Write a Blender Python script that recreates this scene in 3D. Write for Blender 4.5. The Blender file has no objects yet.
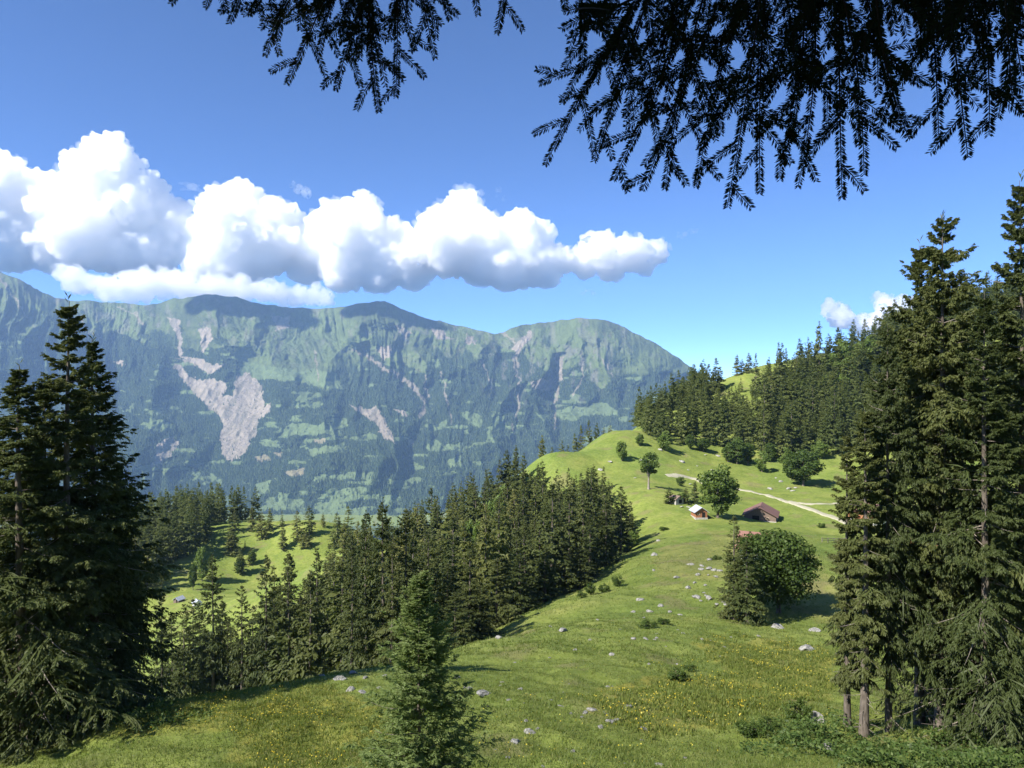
import bpy, bmesh, math, random
import numpy as np
from mathutils import Vector, Matrix

random.seed(7)
rng = np.random.default_rng(11)
SC = bpy.context.scene
COL = SC.collection
F = 745.0            # focal length in pixels of the 1024 x 768 frame
HY = 384.0           # horizon row


def W(px, py, d):
    """world point seen at a pixel of the frame at forward distance d"""
    return ((px - 512.0) / F * d, d, (HY - py) / F * d)


# ------------------------------------------------------------------ noise
def _hash(ix, iy, seed):
    h = (ix.astype(np.int64) * 374761393 + iy.astype(np.int64) * 668265263 + seed * 1274126177) & 0xFFFFFFFF
    h = ((h ^ (h >> 13)) * 1274126177) & 0xFFFFFFFF
    h = (h ^ (h >> 16)) & 0xFFFFFFFF
    return h / 4294967295.0


def vnoise(x, y, seed=0):
    x = np.asarray(x, float); y = np.asarray(y, float)
    ix = np.floor(x); iy = np.floor(y)
    fx = x - ix; fy = y - iy
    fx = fx * fx * fx * (fx * (fx * 6 - 15) + 10); fy = fy * fy * fy * (fy * (fy * 6 - 15) + 10)
    a = _hash(ix, iy, seed); b = _hash(ix + 1, iy, seed)
    c = _hash(ix, iy + 1, seed); d = _hash(ix + 1, iy + 1, seed)
    return (a + (b - a) * fx) * (1 - fy) + (c + (d - c) * fx) * fy


def fbm(x, y, seed=0, octv=4, gain=0.5):
    s = 0.0; a = 1.0; t = 0.0
    for o in range(octv):
        s = s + a * (vnoise(x * 2 ** o + 17.3 * o, y * 2 ** o - 9.1 * o, seed + o) - 0.5)
        t += a; a *= gain
    return s / t * 2


def ridged(x, y, seed=0, octv=4, gain=0.5):
    s = 0.0; a = 1.0; t = 0.0
    for o in range(octv):
        n = 1 - np.abs(2 * vnoise(x * 2 ** o + 17.3 * o, y * 2 ** o - 9.1 * o, seed + o) - 1)
        s = s + a * n * n; t += a; a *= gain
    return s / t


def smooth(a, b, x):
    t = np.clip((x - a) / (b - a), 0, 1)
    return t * t * (3 - 2 * t)


def in_poly(x, y, poly):
    inside = np.zeros(x.shape, bool)
    n = len(poly)
    for i in range(n):
        x0, y0 = poly[i]; x1, y1 = poly[(i + 1) % n]
        if y0 == y1: continue
        c = ((y0 > y) != (y1 > y)) & (x < (x1 - x0) * (y - y0) / (y1 - y0) + x0)
        inside ^= c
    return inside


def dist_line(x, y, pts):
    best = np.full(x.shape, 1e9)
    for (x0, y0), (x1, y1) in zip(pts[:-1], pts[1:]):
        dx, dy = x1 - x0, y1 - y0
        t = np.clip(((x - x0) * dx + (y - y0) * dy) / (dx * dx + dy * dy), 0, 1)
        best = np.minimum(best, np.hypot(x - x0 - t * dx, y - y0 - t * dy))
    return best


# ------------------------------------------------------------------ mesh helpers
def np_mesh(name, V, polys, mats=(), attrs=None, smooth_shade=False, mat_idx=None):
    """polys: list of integer arrays (n, k)"""
    V = np.asarray(V, np.float32)
    me = bpy.data.meshes.new(name)
    polys = [np.asarray(p, np.int32) for p in polys if len(p)]
    nl = sum(p.size for p in polys); nf = sum(len(p) for p in polys)
    me.vertices.add(len(V)); me.vertices.foreach_set('co', V.ravel())
    me.loops.add(nl); me.polygons.add(nf)
    me.loops.foreach_set('vertex_index', np.concatenate([p.ravel() for p in polys]))
    tot = np.concatenate([np.full(len(p), p.shape[1], np.int32) for p in polys])
    start = np.concatenate([[0], np.cumsum(tot)[:-1]]).astype(np.int32)
    me.polygons.foreach_set('loop_start', start)
    if mat_idx is not None:
        me.polygons.foreach_set('material_index', np.asarray(mat_idx, np.int32))
    me.polygons.foreach_set('use_smooth', np.full(nf, smooth_shade, bool))
    for m in mats: me.materials.append(m)
    for k, a in (attrs or {}).items():
        a = np.asarray(a, np.float32)
        if a.ndim == 1:
            at = me.attributes.new(k, 'FLOAT', 'POINT'); at.data.foreach_set('value', a)
        else:
            at = me.attributes.new(k, 'FLOAT_COLOR', 'POINT')
            if a.shape[1] == 3: a = np.concatenate([a, np.ones((len(a), 1), np.float32)], 1)
            at.data.foreach_set('color', a.ravel())
    me.update(calc_edges=True)
    return me


def grid_polys(nr, nc):
    i = np.arange(nr - 1)[:, None] * nc + np.arange(nc - 1)[None, :]
    i = i.ravel()
    return np.stack([i, i + 1, i + nc + 1, i + nc], 1)


def link(name, me, parent=None, loc=None):
    o = bpy.data.objects.new(name, me); COL.objects.link(o)
    if parent is not None: o.parent = parent
    if loc is not None: o.location = loc
    return o


def tag(o, label=None, cat=None, group=None, kind=None):
    if label: o['label'] = label
    if cat: o['category'] = cat
    if group: o['group'] = group
    if kind: o['kind'] = kind
    return o


def empty(name, loc, rz=0.0, scale=1.0):
    o = bpy.data.objects.new(name, None); COL.objects.link(o)
    o.location = loc; o.rotation_euler = (0, 0, rz)
    o.scale = (scale,) * 3 if not hasattr(scale, '__len__') else scale
    o.empty_display_size = 0.5
    return o


def copy_tree(o, parent=None):
    c = o.copy(); COL.objects.link(c)
    if parent is not None: c.parent = parent
    for ch in list(o.children): copy_tree(ch, c)
    return c


# ------------------------------------------------------------------ materials
class NT:
    def __init__(s, name):
        s.m = bpy.data.materials.new(name); s.m.use_nodes = True
        s.t = s.m.node_tree; s.t.nodes.clear()
        s.out = s.t.nodes.new('ShaderNodeOutputMaterial')

    def n(s, typ, **kw):
        nd = s.t.nodes.new('ShaderNode' + typ)
        ins = kw.pop('ins', {})
        for k, v in kw.items(): setattr(nd, k, v)
        for k, v in ins.items():
            if isinstance(v, bpy.types.NodeSocket): s.t.links.new(v, nd.inputs[k])
            else: nd.inputs[k].default_value = v
        return nd

    def l(s, a, b): s.t.links.new(a, b)

    def noise(s, scale, detail=4, rough=0.55, vec=None, dist=0.0):
        nd = s.n('TexNoise', ins={'Scale': scale, 'Detail': detail, 'Roughness': rough, 'Distortion': dist})
        if vec is not None: s.l(vec, nd.inputs['Vector'])
        return nd.outputs['Fac']

    def ramp(s, fac, stops):
        nd = s.n('ValToRGB'); s.l(fac, nd.inputs['Fac'])
        el = nd.color_ramp.elements
        while len(el) < len(stops): el.new(0.5)
        for e, (p, c) in zip(el, stops): e.position = p; e.color = (*c, 1)
        return nd.outputs['Color']

    def mix(s, fac, a, b, mode='MIX'):
        nd = s.n('Mix', data_type='RGBA', blend_type=mode)
        for sock, v in ((nd.inputs[0], fac), (nd.inputs[6], a), (nd.inputs[7], b)):
            if isinstance(v, bpy.types.NodeSocket): s.l(v, sock)
            elif hasattr(v, '__len__'): sock.default_value = (*v, 1)
            else: sock.default_value = v
        return nd.outputs[2]

    def math(s, op, a, b=0.0, c=0.0):
        nd = s.n('Math', operation=op)
        for i, v in enumerate((a, b, c)):
            if isinstance(v, bpy.types.NodeSocket): s.l(v, nd.inputs[i])
            else: nd.inputs[i].default_value = v
        return nd.outputs[0]

    def attr(s, name): return s.n('Attribute', attribute_name=name)

    def pos(s): return s.n('NewGeometry').outputs['Position']

    def obj(s): return s.n('TexCoord').outputs['Object']

    def rnd(s): return s.n('ObjectInfo').outputs['Random']

    def surf(s, sh): s.l(sh, s.out.inputs['Surface']); return s.m

    def bump(s, h, strength=0.5, dist=0.1):
        nd = s.n('Bump', ins={'Strength': strength, 'Distance': dist}); s.l(h, nd.inputs['Height'])
        return nd.outputs['Normal']

    def princ(s, col, rough=0.9, normal=None, spec=0.2):
        nd = s.n('BsdfPrincipled', ins={'Roughness': rough})
        nd.inputs['Specular IOR Level'].default_value = spec
        if isinstance(col, bpy.types.NodeSocket): s.l(col, nd.inputs['Base Color'])
        else: nd.inputs['Base Color'].default_value = (*col, 1)
        if normal is not None: s.l(normal, nd.inputs['Normal'])
        return nd.outputs[0]


def foliage_mat(name, dark, mid, light, trans=0.3, tint=0.5):
    """leaf or needle material: hue differs from spray to spray and from tree to tree"""
    t = NT(name)
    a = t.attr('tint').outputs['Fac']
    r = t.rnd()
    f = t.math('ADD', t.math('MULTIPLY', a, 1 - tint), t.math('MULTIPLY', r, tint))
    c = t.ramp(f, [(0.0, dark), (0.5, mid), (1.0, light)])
    d = t.n('BsdfDiffuse'); t.l(c, d.inputs['Color'])
    tr = t.n('BsdfTranslucent'); t.l(t.mix(1.0, c, (1.3, 1.35, 0.7), 'MULTIPLY'), tr.inputs['Color'])
    gl = t.n('BsdfGlossy', ins={'Roughness': 0.55, 'Color': (1, 1, 1, 1)})
    m1 = t.n('MixShader', ins={0: trans}); t.l(d.outputs[0], m1.inputs[1]); t.l(tr.outputs[0], m1.inputs[2])
    m2 = t.n('MixShader', ins={0: 0.012}); t.l(m1.outputs[0], m2.inputs[1]); t.l(gl.outputs[0], m2.inputs[2])
    return t.surf(m2.outputs[0])


def plain_mat(name, c1, c2, scale=3.0, rough=0.9, bump=0.4, stretch=None, dist=0.05):
    t = NT(name)
    v = t.obj()
    if stretch:
        mp = t.n('Mapping', ins={'Scale': stretch}); t.l(v, mp.inputs['Vector']); v = mp.outputs[0]
    n = t.noise(scale, 6, 0.6, v)
    c = t.ramp(n, [(0.3, c1), (0.7, c2)])
    return t.surf(t.princ(c, rough, t.bump(n, bump, dist)))


M = {}
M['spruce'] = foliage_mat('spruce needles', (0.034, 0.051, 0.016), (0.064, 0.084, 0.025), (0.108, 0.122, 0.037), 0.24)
M['spruce_far'] = foliage_mat('spruce needles painted sunlit', (0.060, 0.088, 0.024), (0.116, 0.140, 0.040), (0.195, 0.192, 0.062), 0.36, 0.55)  # paler copy of the spruce colours: sunlight is painted into the far crowns
M['spruce_young'] = foliage_mat('young spruce needles', (0.095, 0.145, 0.045), (0.14, 0.195, 0.060), (0.19, 0.24, 0.085), 0.38, 0.0)
M['maple'] = foliage_mat('maple leaves', (0.036, 0.062, 0.012), (0.062, 0.100, 0.020), (0.100, 0.145, 0.030), 0.3, 0.3)
M['beech'] = foliage_mat('light green leaves', (0.065, 0.105, 0.018), (0.10, 0.15, 0.030), (0.14, 0.19, 0.045), 0.25, 0.4)
M['herb'] = foliage_mat('herb leaves', (0.035, 0.065, 0.014), (0.065, 0.11, 0.024), (0.12, 0.165, 0.045), 0.3, 0.0)
M['bark'] = plain_mat('spruce bark', (0.06, 0.05, 0.04), (0.20, 0.17, 0.14), 6, 0.95, 0.7, (1, 1, 0.25))
M['deadwood'] = plain_mat('grey dead wood', (0.13, 0.11, 0.09), (0.33, 0.29, 0.25), 8, 0.95, 0.6, (1, 1, 0.2))
M['rock'] = plain_mat('limestone', (0.12, 0.12, 0.10), (0.43, 0.42, 0.39), 2.2, 0.9, 0.9, None, 0.2)
M['timber_dark'] = plain_mat('weathered timber', (0.10, 0.072, 0.056), (0.23, 0.17, 0.14), 5, 0.85, 0.5, (6, 6, 0.4))
M['timber_warm'] = plain_mat('warm brown timber', (0.20, 0.085, 0.045), (0.36, 0.17, 0.09), 5, 0.8, 0.5, (0.4, 0.4, 7))
M['roof_tile'] = plain_mat('red brown roof tiles', (0.12, 0.068, 0.058), (0.20, 0.118, 0.102), 3, 0.8, 0.5, (1, 8, 8))
M['roof_red'] = plain_mat('orange red roof tiles', (0.20, 0.10, 0.075), (0.30, 0.17, 0.13), 3, 0.8, 0.5, (1, 8, 8))
M['roof_metal'] = plain_mat('grey blue sheet metal', (0.28, 0.31, 0.36), (0.42, 0.45, 0.50), 1.5, 0.45, 0.1)
M['white_wall'] = plain_mat('white rendered wall', (0.62, 0.60, 0.56), (0.80, 0.78, 0.74), 2, 0.9, 0.2)
M['stone_wall'] = plain_mat('rubble stone wall', (0.26, 0.25, 0.22), (0.48, 0.46, 0.42), 3, 0.95, 0.8)
M['opening'] = plain_mat('dark opening', (0.010, 0.009, 0.008), (0.022, 0.019, 0.016), 3, 0.9, 0.1)
M['fascia'] = plain_mat('pale board', (0.38, 0.30, 0.22), (0.52, 0.42, 0.32), 3, 0.8, 0.2)

# ------------------------------------------------------------------ the hillside as a height function
VIS = [  # pixel column, pixel row, forward distance
    (0, 768, 36), (0, 742, 41), (65, 731, 43), (200, 768, 35), (200, 730, 40), (200, 700, 46), (120, 716, 44), (270, 687, 49),
    (340, 674, 56), (340, 720, 42), (340, 768, 33), (400, 668, 66), (512, 768, 32), (512, 720, 40), (512, 690, 50),
    (512, 660, 68), (505, 640, 90), (445, 652, 84), (522, 619, 120), (580, 590, 150), (621, 555, 185), (641, 520, 222),
    (638, 490, 255), (650, 768, 31), (650, 720, 42), (650, 690, 52), (650, 650, 75), (650, 610, 108), (700, 590, 125),
    (650, 570, 145), (700, 540, 182), (698, 515, 226), (763, 517, 235), (700, 490, 280), (760, 500, 257), (830, 515, 236),
    (740, 490, 281), (800, 482, 300), (830, 462, 326), (700, 446, 340), (740, 459, 330), (640, 432, 350), (540, 456, 300),
    (600, 436, 340), (560, 470, 286), (600, 470, 291), (650, 470, 292), (800, 768, 33), (800, 735, 41), (800, 700, 52),
    (800, 660, 73), (770, 615, 105), (800, 620, 100), (830, 580, 126), (830, 545, 172), (1000, 768, 33), (1000, 735, 42),
    (1000, 600, 120), (1000, 520, 220), (1000, 460, 320), (1000, 400, 380), (660, 426, 362), (740, 374, 440), (800, 402, 400),
    (880, 362, 430), (1000, 308, 440), (700, 402, 402), (655, 416, 380), (515, 502, 280), (460, 522, 280), (400, 546, 270),
    (340, 562, 262), (190, 602, 330), (250, 580, 380), (300, 531, 420), (320, 523, 432), (220, 521, 450), (160, 531, 440),
    (150, 560, 382), (100, 560, 400), (330, 580, 380), (340, 548, 410), (270, 545, 415),
]
HID = [  # hidden or outside the frame: x, y, z
    (0, 0, -1.75), (0, 20, -11.0), (0, -50, 20), (100, -50, 26), (-100, -50, 12), (-100, 0, -12), (100, 40, -14), (-100, 60, -42),
    (200, 0, 8), (-25, 60, -29), (-25, 100, -46), (-59, 140, -60), (-40, 140, -57), (-35, 60, -33), (-14, 75, -30.5), (-14, 92, -38),
    (-30, 150, -57), (-45, 200, -66), (-10, 200, -57), (8, 180, -49), (18, 215, -50), (0, 250, -53), (-30, 250, -61), (-70, 250, -76),
    (-100, 140, -74), (-200, 140, -100), (-200, 300, -116), (-300, 400, -128), (-120, 520, -118), (-220, 530, -128), (-300, 540, -150),
    (-58, 230, -78), (-110, 230, -88), (0, 330, -64), (-40, 330, -76), (30, 360, -47), (-60, 420, -104), (0, 430, -88), (70, 450, -42),
    (105, 480, -22), (135, 520, -12), (300, 450, 46), (400, 430, 58), (300, 600, 15), (240, 500, 24), (350, 500, 40), (400, 300, 30), (200, 200, -30), (150, 100, -24),
    (40, 560, -110), (-100, 600, -160), (200, 600, -20), (400, 100, 0),
]
CP = np.array([W(*v) for v in VIS] + HID, float)


def _U(r2): return np.where(r2 > 0, r2 * np.log(np.maximum(r2, 1e-9)), 0.0)


def tps_fit(P, lam):
    xy = P[:, :2] / 100.0; n = len(P)
    K = _U(((xy[:, None] - xy[None]) ** 2).sum(-1)) + lam * np.eye(n)
    Q = np.concatenate([np.ones((n, 1)), xy], 1)
    A = np.zeros((n + 3, n + 3)); A[:n, :n] = K; A[:n, n:] = Q; A[n:, :n] = Q.T
    b = np.zeros(n + 3); b[:n] = P[:, 2]
    return xy, np.linalg.solve(A, b)


TXY, TW = tps_fit(CP, 0.0006)


def tps(x, y):
    x = np.asarray(x, float).ravel() / 100; y = np.asarray(y, float).ravel() / 100
    out = np.empty(len(x)); n = len(TXY)
    for i in range(0, len(x), 20000):
        xs = x[i:i + 20000]; ys = y[i:i + 20000]
        r2 = (xs[:, None] - TXY[None, :, 0]) ** 2 + (ys[:, None] - TXY[None, :, 1]) ** 2
        out[i:i + 20000] = _U(r2) @ TW[:n] + TW[n] + TW[n + 1] * xs + TW[n + 2] * ys
    return out


FLOOR = -852.0


def height(x, y):
    """ground height of the hillside"""
    x = np.asarray(x, float); y = np.asarray(y, float); sh = x.shape
    x = x.ravel(); y = y.ravel()
    xc = np.clip(x, -310, 420); yc = np.clip(y, -80, 600)
    z = tps(xc, yc)
    out = np.maximum(-310 - x, 0) * 0.32 + np.maximum(y - 600, 0) * 0.48
    right = np.maximum(x - 420, 0)
    z = z - out + np.where(y < 600, right * 0.12, 0) * np.exp(-right / 500)
    amp = smooth(8, 40, np.hypot(x, y))
    z = z + amp * (0.70 * fbm(x / 9, y / 9, 3, 3) + 0.28 * fbm(x / 2.2, y / 2.2, 8, 3) + 1.0 * fbm(x / 30, y / 30, 5, 2) * smooth(60, 120, y))
    z = np.maximum(z, FLOOR + 3 * fbm(x / 200, y / 200, 6, 2))
    return z.reshape(sh)


def H(x, y): return float(height(np.array([x]), np.array([y]))[0])


_D = np.concatenate([np.arange(20, 130, 0.5), np.arange(130, 620, 1.5)])


def ground(px, py):
    """first point of the hillside met by the line of sight through a pixel"""
    dx = (px - 512) / F; dz = (HY - py) / F
    z = height(dx * _D, _D)
    k = np.nonzero(z >= dz * _D)[0]
    if not len(k): return None
    i = k[0]
    if i == 0: d = _D[0]
    else:
        a = z[i - 1] - dz * _D[i - 1]; b = z[i] - dz * _D[i]
        d = _D[i - 1] + (_D[i] - _D[i - 1]) * (-a) / (b - a + 1e-9)
    return (dx * d, d, H(dx * d, d))


def project(x, y, z): return 512 + F * x / y, HY - F * z / y
# ------------------------------------------------------------------ sky, sun, camera
SUN_AZ = Vector((-0.83, -0.56, 0)).normalized(); SUN_EL = math.radians(42)
SUN = Vector((SUN_AZ.x * math.cos(SUN_EL), SUN_AZ.y * math.cos(SUN_EL), math.sin(SUN_EL)))
w = bpy.data.worlds.new('World'); SC.world = w; w.use_nodes = True
nt = w.node_tree; nt.nodes.clear()
sky = nt.nodes.new('ShaderNodeTexSky'); sky.sky_type = 'NISHITA'; sky.sun_disc = False
sky.sun_elevation = SUN_EL; sky.sun_rotation = math.atan2(SUN_AZ.x, SUN_AZ.y)
sky.altitude = 3000; sky.air_density = 0.6; sky.dust_density = 0.05; sky.ozone_density = 9.5
bg = nt.nodes.new('ShaderNodeBackground'); bg.inputs['Strength'].default_value = 0.106
wo = nt.nodes.new('ShaderNodeOutputWorld')
nt.links.new(sky.outputs[0], bg.inputs['Color']); nt.links.new(bg.outputs[0], wo.inputs['Surface'])
sl = bpy.data.lights.new('sun', 'SUN'); sl.energy = 4.7; sl.angle = math.radians(0.5); sl.color = (1.0, 0.94, 0.84)
so = bpy.data.objects.new('sun', sl); COL.objects.link(so); so.rotation_euler = SUN.to_track_quat('Z', 'Y').to_euler()
cd = bpy.data.cameras.new('camera'); cam = bpy.data.objects.new('camera', cd); COL.objects.link(cam)
cam.location = (0, 0, 0); cam.rotation_euler = (math.radians(90), 0, 0)
cd.sensor_width = 36; cd.lens = 36 * F / 1024; cd.clip_start = 0.05; cd.clip_end = 60000
SC.camera = cam
vs = SC.view_settings; vs.view_transform = 'Standard'; vs.look = 'None'; vs.exposure = 1.35; vs.gamma = 1; vs.use_curve_mapping = False
SC.render.engine = 'CYCLES'; cy = SC.cycles
cy.use_denoising = True
try: cy.denoiser = 'OPENIMAGEDENOISE'
except Exception: pass
cy.max_bounces = 8; cy.diffuse_bounces = 3; cy.glossy_bounces = 1; cy.transmission_bounces = 3; cy.transparent_max_bounces = 6
cy.volume_bounces = 1
cy.sample_clamp_indirect = 8
cy.use_adaptive_sampling = True; cy.adaptive_threshold = 0.015

# ------------------------------------------------------------------ hillside ground
ys = np.concatenate([np.linspace(-80, 10, 46)[:-1], np.arange(10, 24, 1.0), np.arange(24, 110, 0.45), np.arange(110, 200, 0.8), np.arange(200, 480, 1.4),
                     np.arange(480, 640, 5), np.geomspace(640, 6500, 40)])
uc = np.linspace(-1, 1, 401)
uc = np.sign(uc) * (0.62 * np.abs(uc) + 0.38 * np.abs(uc) ** 3)
Wd = np.where(ys < 640, 60 + 1.05 * np.maximum(ys, 0), 60 + 1.05 * 640 + (ys - 640) * 0.9)
GX = Wd[:, None] * uc[None, :] * 1.25; GY = np.repeat(ys[:, None], len(uc), 1)
GZ = height(GX, GY)
yy = np.maximum(GY, 1.0)
GPX, GPY = 512 + F * GX / yy, HY - F * GZ / yy
near = GY > 15
wx = GPX + 14 * fbm(GX / 6, GY / 6, 41, 3); wy = GPY + 7 * fbm(GX / 5, GY / 5, 42, 3)


def patch(poly, y0, y1, soft=True):
    return (in_poly(wx, wy, poly) & near & (GY > y0) & (GY < y1)).astype(float)


FLOWER_POLYS = [([(80, 715), (150, 700), (230, 694), (330, 682), (345, 700), (260, 725), (170, 735), (90, 740)], 30, 60),
                ([(250, 705), (345, 690), (400, 720), (395, 768), (230, 768)], 28, 60),
                ([(730, 650), (830, 645), (835, 700), (790, 712), (700, 700), (725, 680)], 40, 110),
                ([(600, 690), (680, 670), (745, 690), (740, 725), (650, 735), (590, 715)], 35, 80),
                ([(690, 640), (770, 640), (790, 660), (720, 665)], 60, 120)]
WIDE_FLOWERS = ([(440, 690), (600, 620), (840, 635), (845, 725), (600, 775), (440, 775)], 29, 115)
flower = np.zeros(GX.shape)
for p_, a_, b_ in FLOWER_POLYS: flower = np.maximum(flower, patch(p_, a_, b_))
DRY_POLYS = [([(690, 530), (790, 535), (840, 600), (838, 650), (790, 600), (720, 545)], 100, 260), ([(660, 545), (720, 540), (730, 575), (650, 580)], 120, 220)]
dry = np.zeros(GX.shape)
for p_, a_, b_ in DRY_POLYS: dry = np.maximum(dry, patch(p_, a_, b_) * 0.6)
dirt = smooth(0.30, 0.55, fbm(GX / 5, GY / 5, 77, 4)) * 0.55
dirt = np.maximum(dirt, patch([(570, 700), (640, 690), (660, 715), (590, 730)], 35, 80) * 0.3)
lush = smooth(-0.1, 0.5, fbm(GX / 18, GY / 18, 51, 4))

t = NT('alpine pasture')
P_ = t.pos()
n1 = t.noise(0.11, 5, 0.6, P_); n2 = t.noise(0.9, 6, 0.7, P_); n3 = t.noise(5.0, 4, 0.7, P_)
c = t.ramp(n1, [(0.32, (0.124, 0.168, 0.032)), (0.5, (0.180, 0.224, 0.048)), (0.68, (0.238, 0.260, 0.068))])
c = t.mix(t.math('MULTIPLY', t.attr('lush').outputs['Fac'], 0.55), c, (0.105, 0.165, 0.032))
c = t.mix(t.ramp(n2, [(0.38, (0.75, 0.75, 0.75)), (0.62, (0, 0, 0))]), c, t.mix(1.0, c, (0.55, 0.62, 0.5), 'MULTIPLY'))
c = t.mix(t.ramp(n3, [(0.45, (0, 0, 0)), (0.75, (0.45, 0.45, 0.45))]), c, (0.24, 0.24, 0.10))
c = t.mix(t.math('MULTIPLY', t.attr('flower').outputs['Fac'], t.ramp(n2, [(0.4, (0.15,) * 3), (0.65, (0.75,) * 3)])), c, (0.24, 0.21, 0.045))
c = t.mix(t.math('MULTIPLY', t.attr('dry').outputs['Fac'], t.ramp(n2, [(0.35, (0.2,) * 3), (0.7, (0.9,) * 3)])), c, (0.23, 0.19, 0.08))
c = t.mix(t.attr('dirt').outputs['Fac'], c, t.mix(n3, (0.10, 0.10, 0.035), (0.23, 0.19, 0.11)))
hgt = t.math('ADD', t.math('MULTIPLY', n2, 0.6), t.math('MULTIPLY', n3, 0.25))
M['ground'] = t.surf(t.princ(c, 0.95, t.bump(hgt, 0.8, 0.35), 0.08))
g_me = np_mesh('ground', np.stack([GX, GY, GZ], -1).reshape(-1, 3), [grid_polys(*GX.shape)], [M['ground']],
               dict(lush=lush.ravel(), flower=flower.ravel(), dry=dry.ravel(), dirt=dirt.ravel()), True)
tag(link('ground', g_me), kind='structure')

# gravel track over the upper pasture
t = NT('pale gravel'); n = t.noise(1.2, 6, 0.7, t.pos()); n4 = t.noise(14, 3, 0.7, t.pos())
c = t.ramp(n, [(0.3, (0.23, 0.22, 0.15)), (0.7, (0.38, 0.36, 0.28))])
M['gravel'] = t.surf(t.princ(t.mix(t.math('MULTIPLY', n4, 0.4), c, (0.3, 0.3, 0.2)), 0.95, t.bump(n4, 0.5, 0.05)))


def track(pix, width, name):
    pts = [ground(*p) for p in pix]; pts = np.array([p[:2] for p in pts if p])
    seg = np.hypot(*np.diff(pts, axis=0).T); s = np.concatenate([[0], np.cumsum(seg)])
    u = np.arange(0, s[-1], 1.0)
    from_x = np.interp(u, s, pts[:, 0]); from_y = np.interp(u, s, pts[:, 1])
    k = np.ones(9) / 9
    fx = np.convolve(np.pad(from_x, 4, 'edge'), k, 'valid'); fy = np.convolve(np.pad(from_y, 4, 'edge'), k, 'valid')
    tx, ty = np.gradient(fx), np.gradient(fy); L = np.hypot(tx, ty) + 1e-9
    offs = np.array([-0.62, -0.5, -0.25, 0, 0.25, 0.5, 0.62])
    wv = width * (1 + 0.25 * fbm(u / 6, u * 0, 3, 2))
    X = fx[:, None] - ty[:, None] / L[:, None] * offs * wv[:, None]; Y = fy[:, None] + tx[:, None] / L[:, None] * offs * wv[:, None]
    Z = height(X, Y) + np.array([-0.3, 0.16, 0.2, 0.22, 0.2, 0.16, -0.3])
    tag(link(name, np_mesh(name, np.stack([X, Y, Z], -1).reshape(-1, 3), [grid_polys(*X.shape)], [M['gravel']], None, True)), kind='structure')


track([(664, 476),  (690, 477), (701, 481), (709, 486), (722, 488), (735, 489), (748, 491), (761, 494), (772, 497), (784, 501), (793, 503.5),
       (800, 506), (814, 510.5), (826, 515), (838, 519), (850, 525)], 2.1, 'gravel_track')
track([(793, 503.5), (806, 504.5), (822, 504), (845, 504)], 1.5, 'side_track')

# ------------------------------------------------------------------ the mountain range across the valley
RIDGE = [(-170, 262), (-90, 262), (-30, 266), (0, 272), (20, 280), (45, 293), (58, 298), (75, 301), (90, 300.5), (100, 303), (115, 302), (130, 304), (145, 305),
         (160, 303), (170, 299), (182, 298), (195, 296.5), (208, 294), (222, 295.5), (235, 297), (250, 301), (262, 304), (276, 305.5), (290, 308), (305, 307.5),
         (320, 309), (332, 307.5), (345, 306), (358, 303), (366, 303), (373, 301.5), (385, 301), (392, 304), (405, 311), (415, 314), (425, 318), (440, 321),
         (450, 324), (466, 327), (480, 330.5), (495, 334), (503, 332), (510, 329), (520, 326), (530, 324), (545, 322.5), (560, 320), (580, 318), (594, 318.5),
         (605, 320), (615, 323), (625, 327), (632, 331.5), (640, 335), (648, 339.5), (655, 343), (663, 348), (670, 352.5), (678, 358), (685, 362.5), (695, 370),
         (705, 378), (720, 388), (760, 405), (850, 430), (1000, 450), (1200, 460)]
RX, RY = np.array(RIDGE).T
cols = np.concatenate([np.arange(-170, -20, 4.0), np.arange(-20, 735, 0.7), np.arange(735, 1200, 6.0)])
FOOT = 522.0
srow = np.linspace(-0.06, 1.0, 400)
PXg = np.repeat(cols[None, :], len(srow), 0)
Sg = np.repeat(srow[:, None], len(cols), 1)
ry = np.interp(cols, RX, RY) + 1.1 * fbm(cols / 7, cols * 0, 9, 3)
PYg = FOOT + (ry[None, :] - FOOT) * Sg
Dr = 8600 - 900 * np.exp(-((cols + 60) / 120.0) ** 2) - 500 * smooth(560, 700, cols)
D0 = 4750.0
env = np.clip(1 - np.abs(Sg - 0.5) * 2, 0, 1) ** 0.6
base = D0 + (Dr[None, :] - D0) * np.clip(Sg, -0.1, 1) ** 1.05 if False else D0 + (Dr[None, :] - D0) * np.where(Sg < 0, Sg * 4, Sg)
wxm = PXg + 9 * fbm(PXg / 40, PYg / 40, 21, 3); wym = PYg + 7 * fbm(PXg / 30, PYg / 30, 22, 3)
rel = np.zeros(PXg.shape)
for a, wdt, pl in [(260, 26, [(385, 301), (352, 330), (332, 360), (322, 400), (330, 450)]),
                   (300, 34, [(500, 335), (478, 360), (452, 385), (420, 420), (385, 460), (360, 500)]),
                   (210, 26, [(580, 318), (562, 340), (532, 370), (505, 410), (490, 450)]),
                   (240, 22, [(600, 320), (640, 365), (665, 410)]),
                   (330, 30, [(208, 294), (182, 320), (160, 360), (150, 420), (120, 480)]),
                   (420, 34, [(20, 285), (60, 330), (85, 370), (105, 430)]),
                   (200, 22, [(262, 304), (255, 340), (268, 375), (280, 400)]),
                   (-110, 20, [(172, 318), (182, 350), (202, 390), (226, 430), (236, 460), (240, 495)]),
                   (-300, 22, [(330, 335), (365, 362), (400, 380), (425, 400), (421, 430), (410, 475)]),
                   (-170, 12, [(553, 340), (557, 380), (555, 440)]),
                   (-130, 12, [(520, 365), (522, 400), (515, 440)]),
                   (-180, 18, [(115, 310), (112, 360), (118, 400)]),
                   (-150, 14, [(625, 345), (622, 400)])]:
    rel += 1.25 * a * np.exp(-dist_line(wxm, wym, pl) / wdt)
sx = PXg + 0.25 * (PYg - 400)
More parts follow.
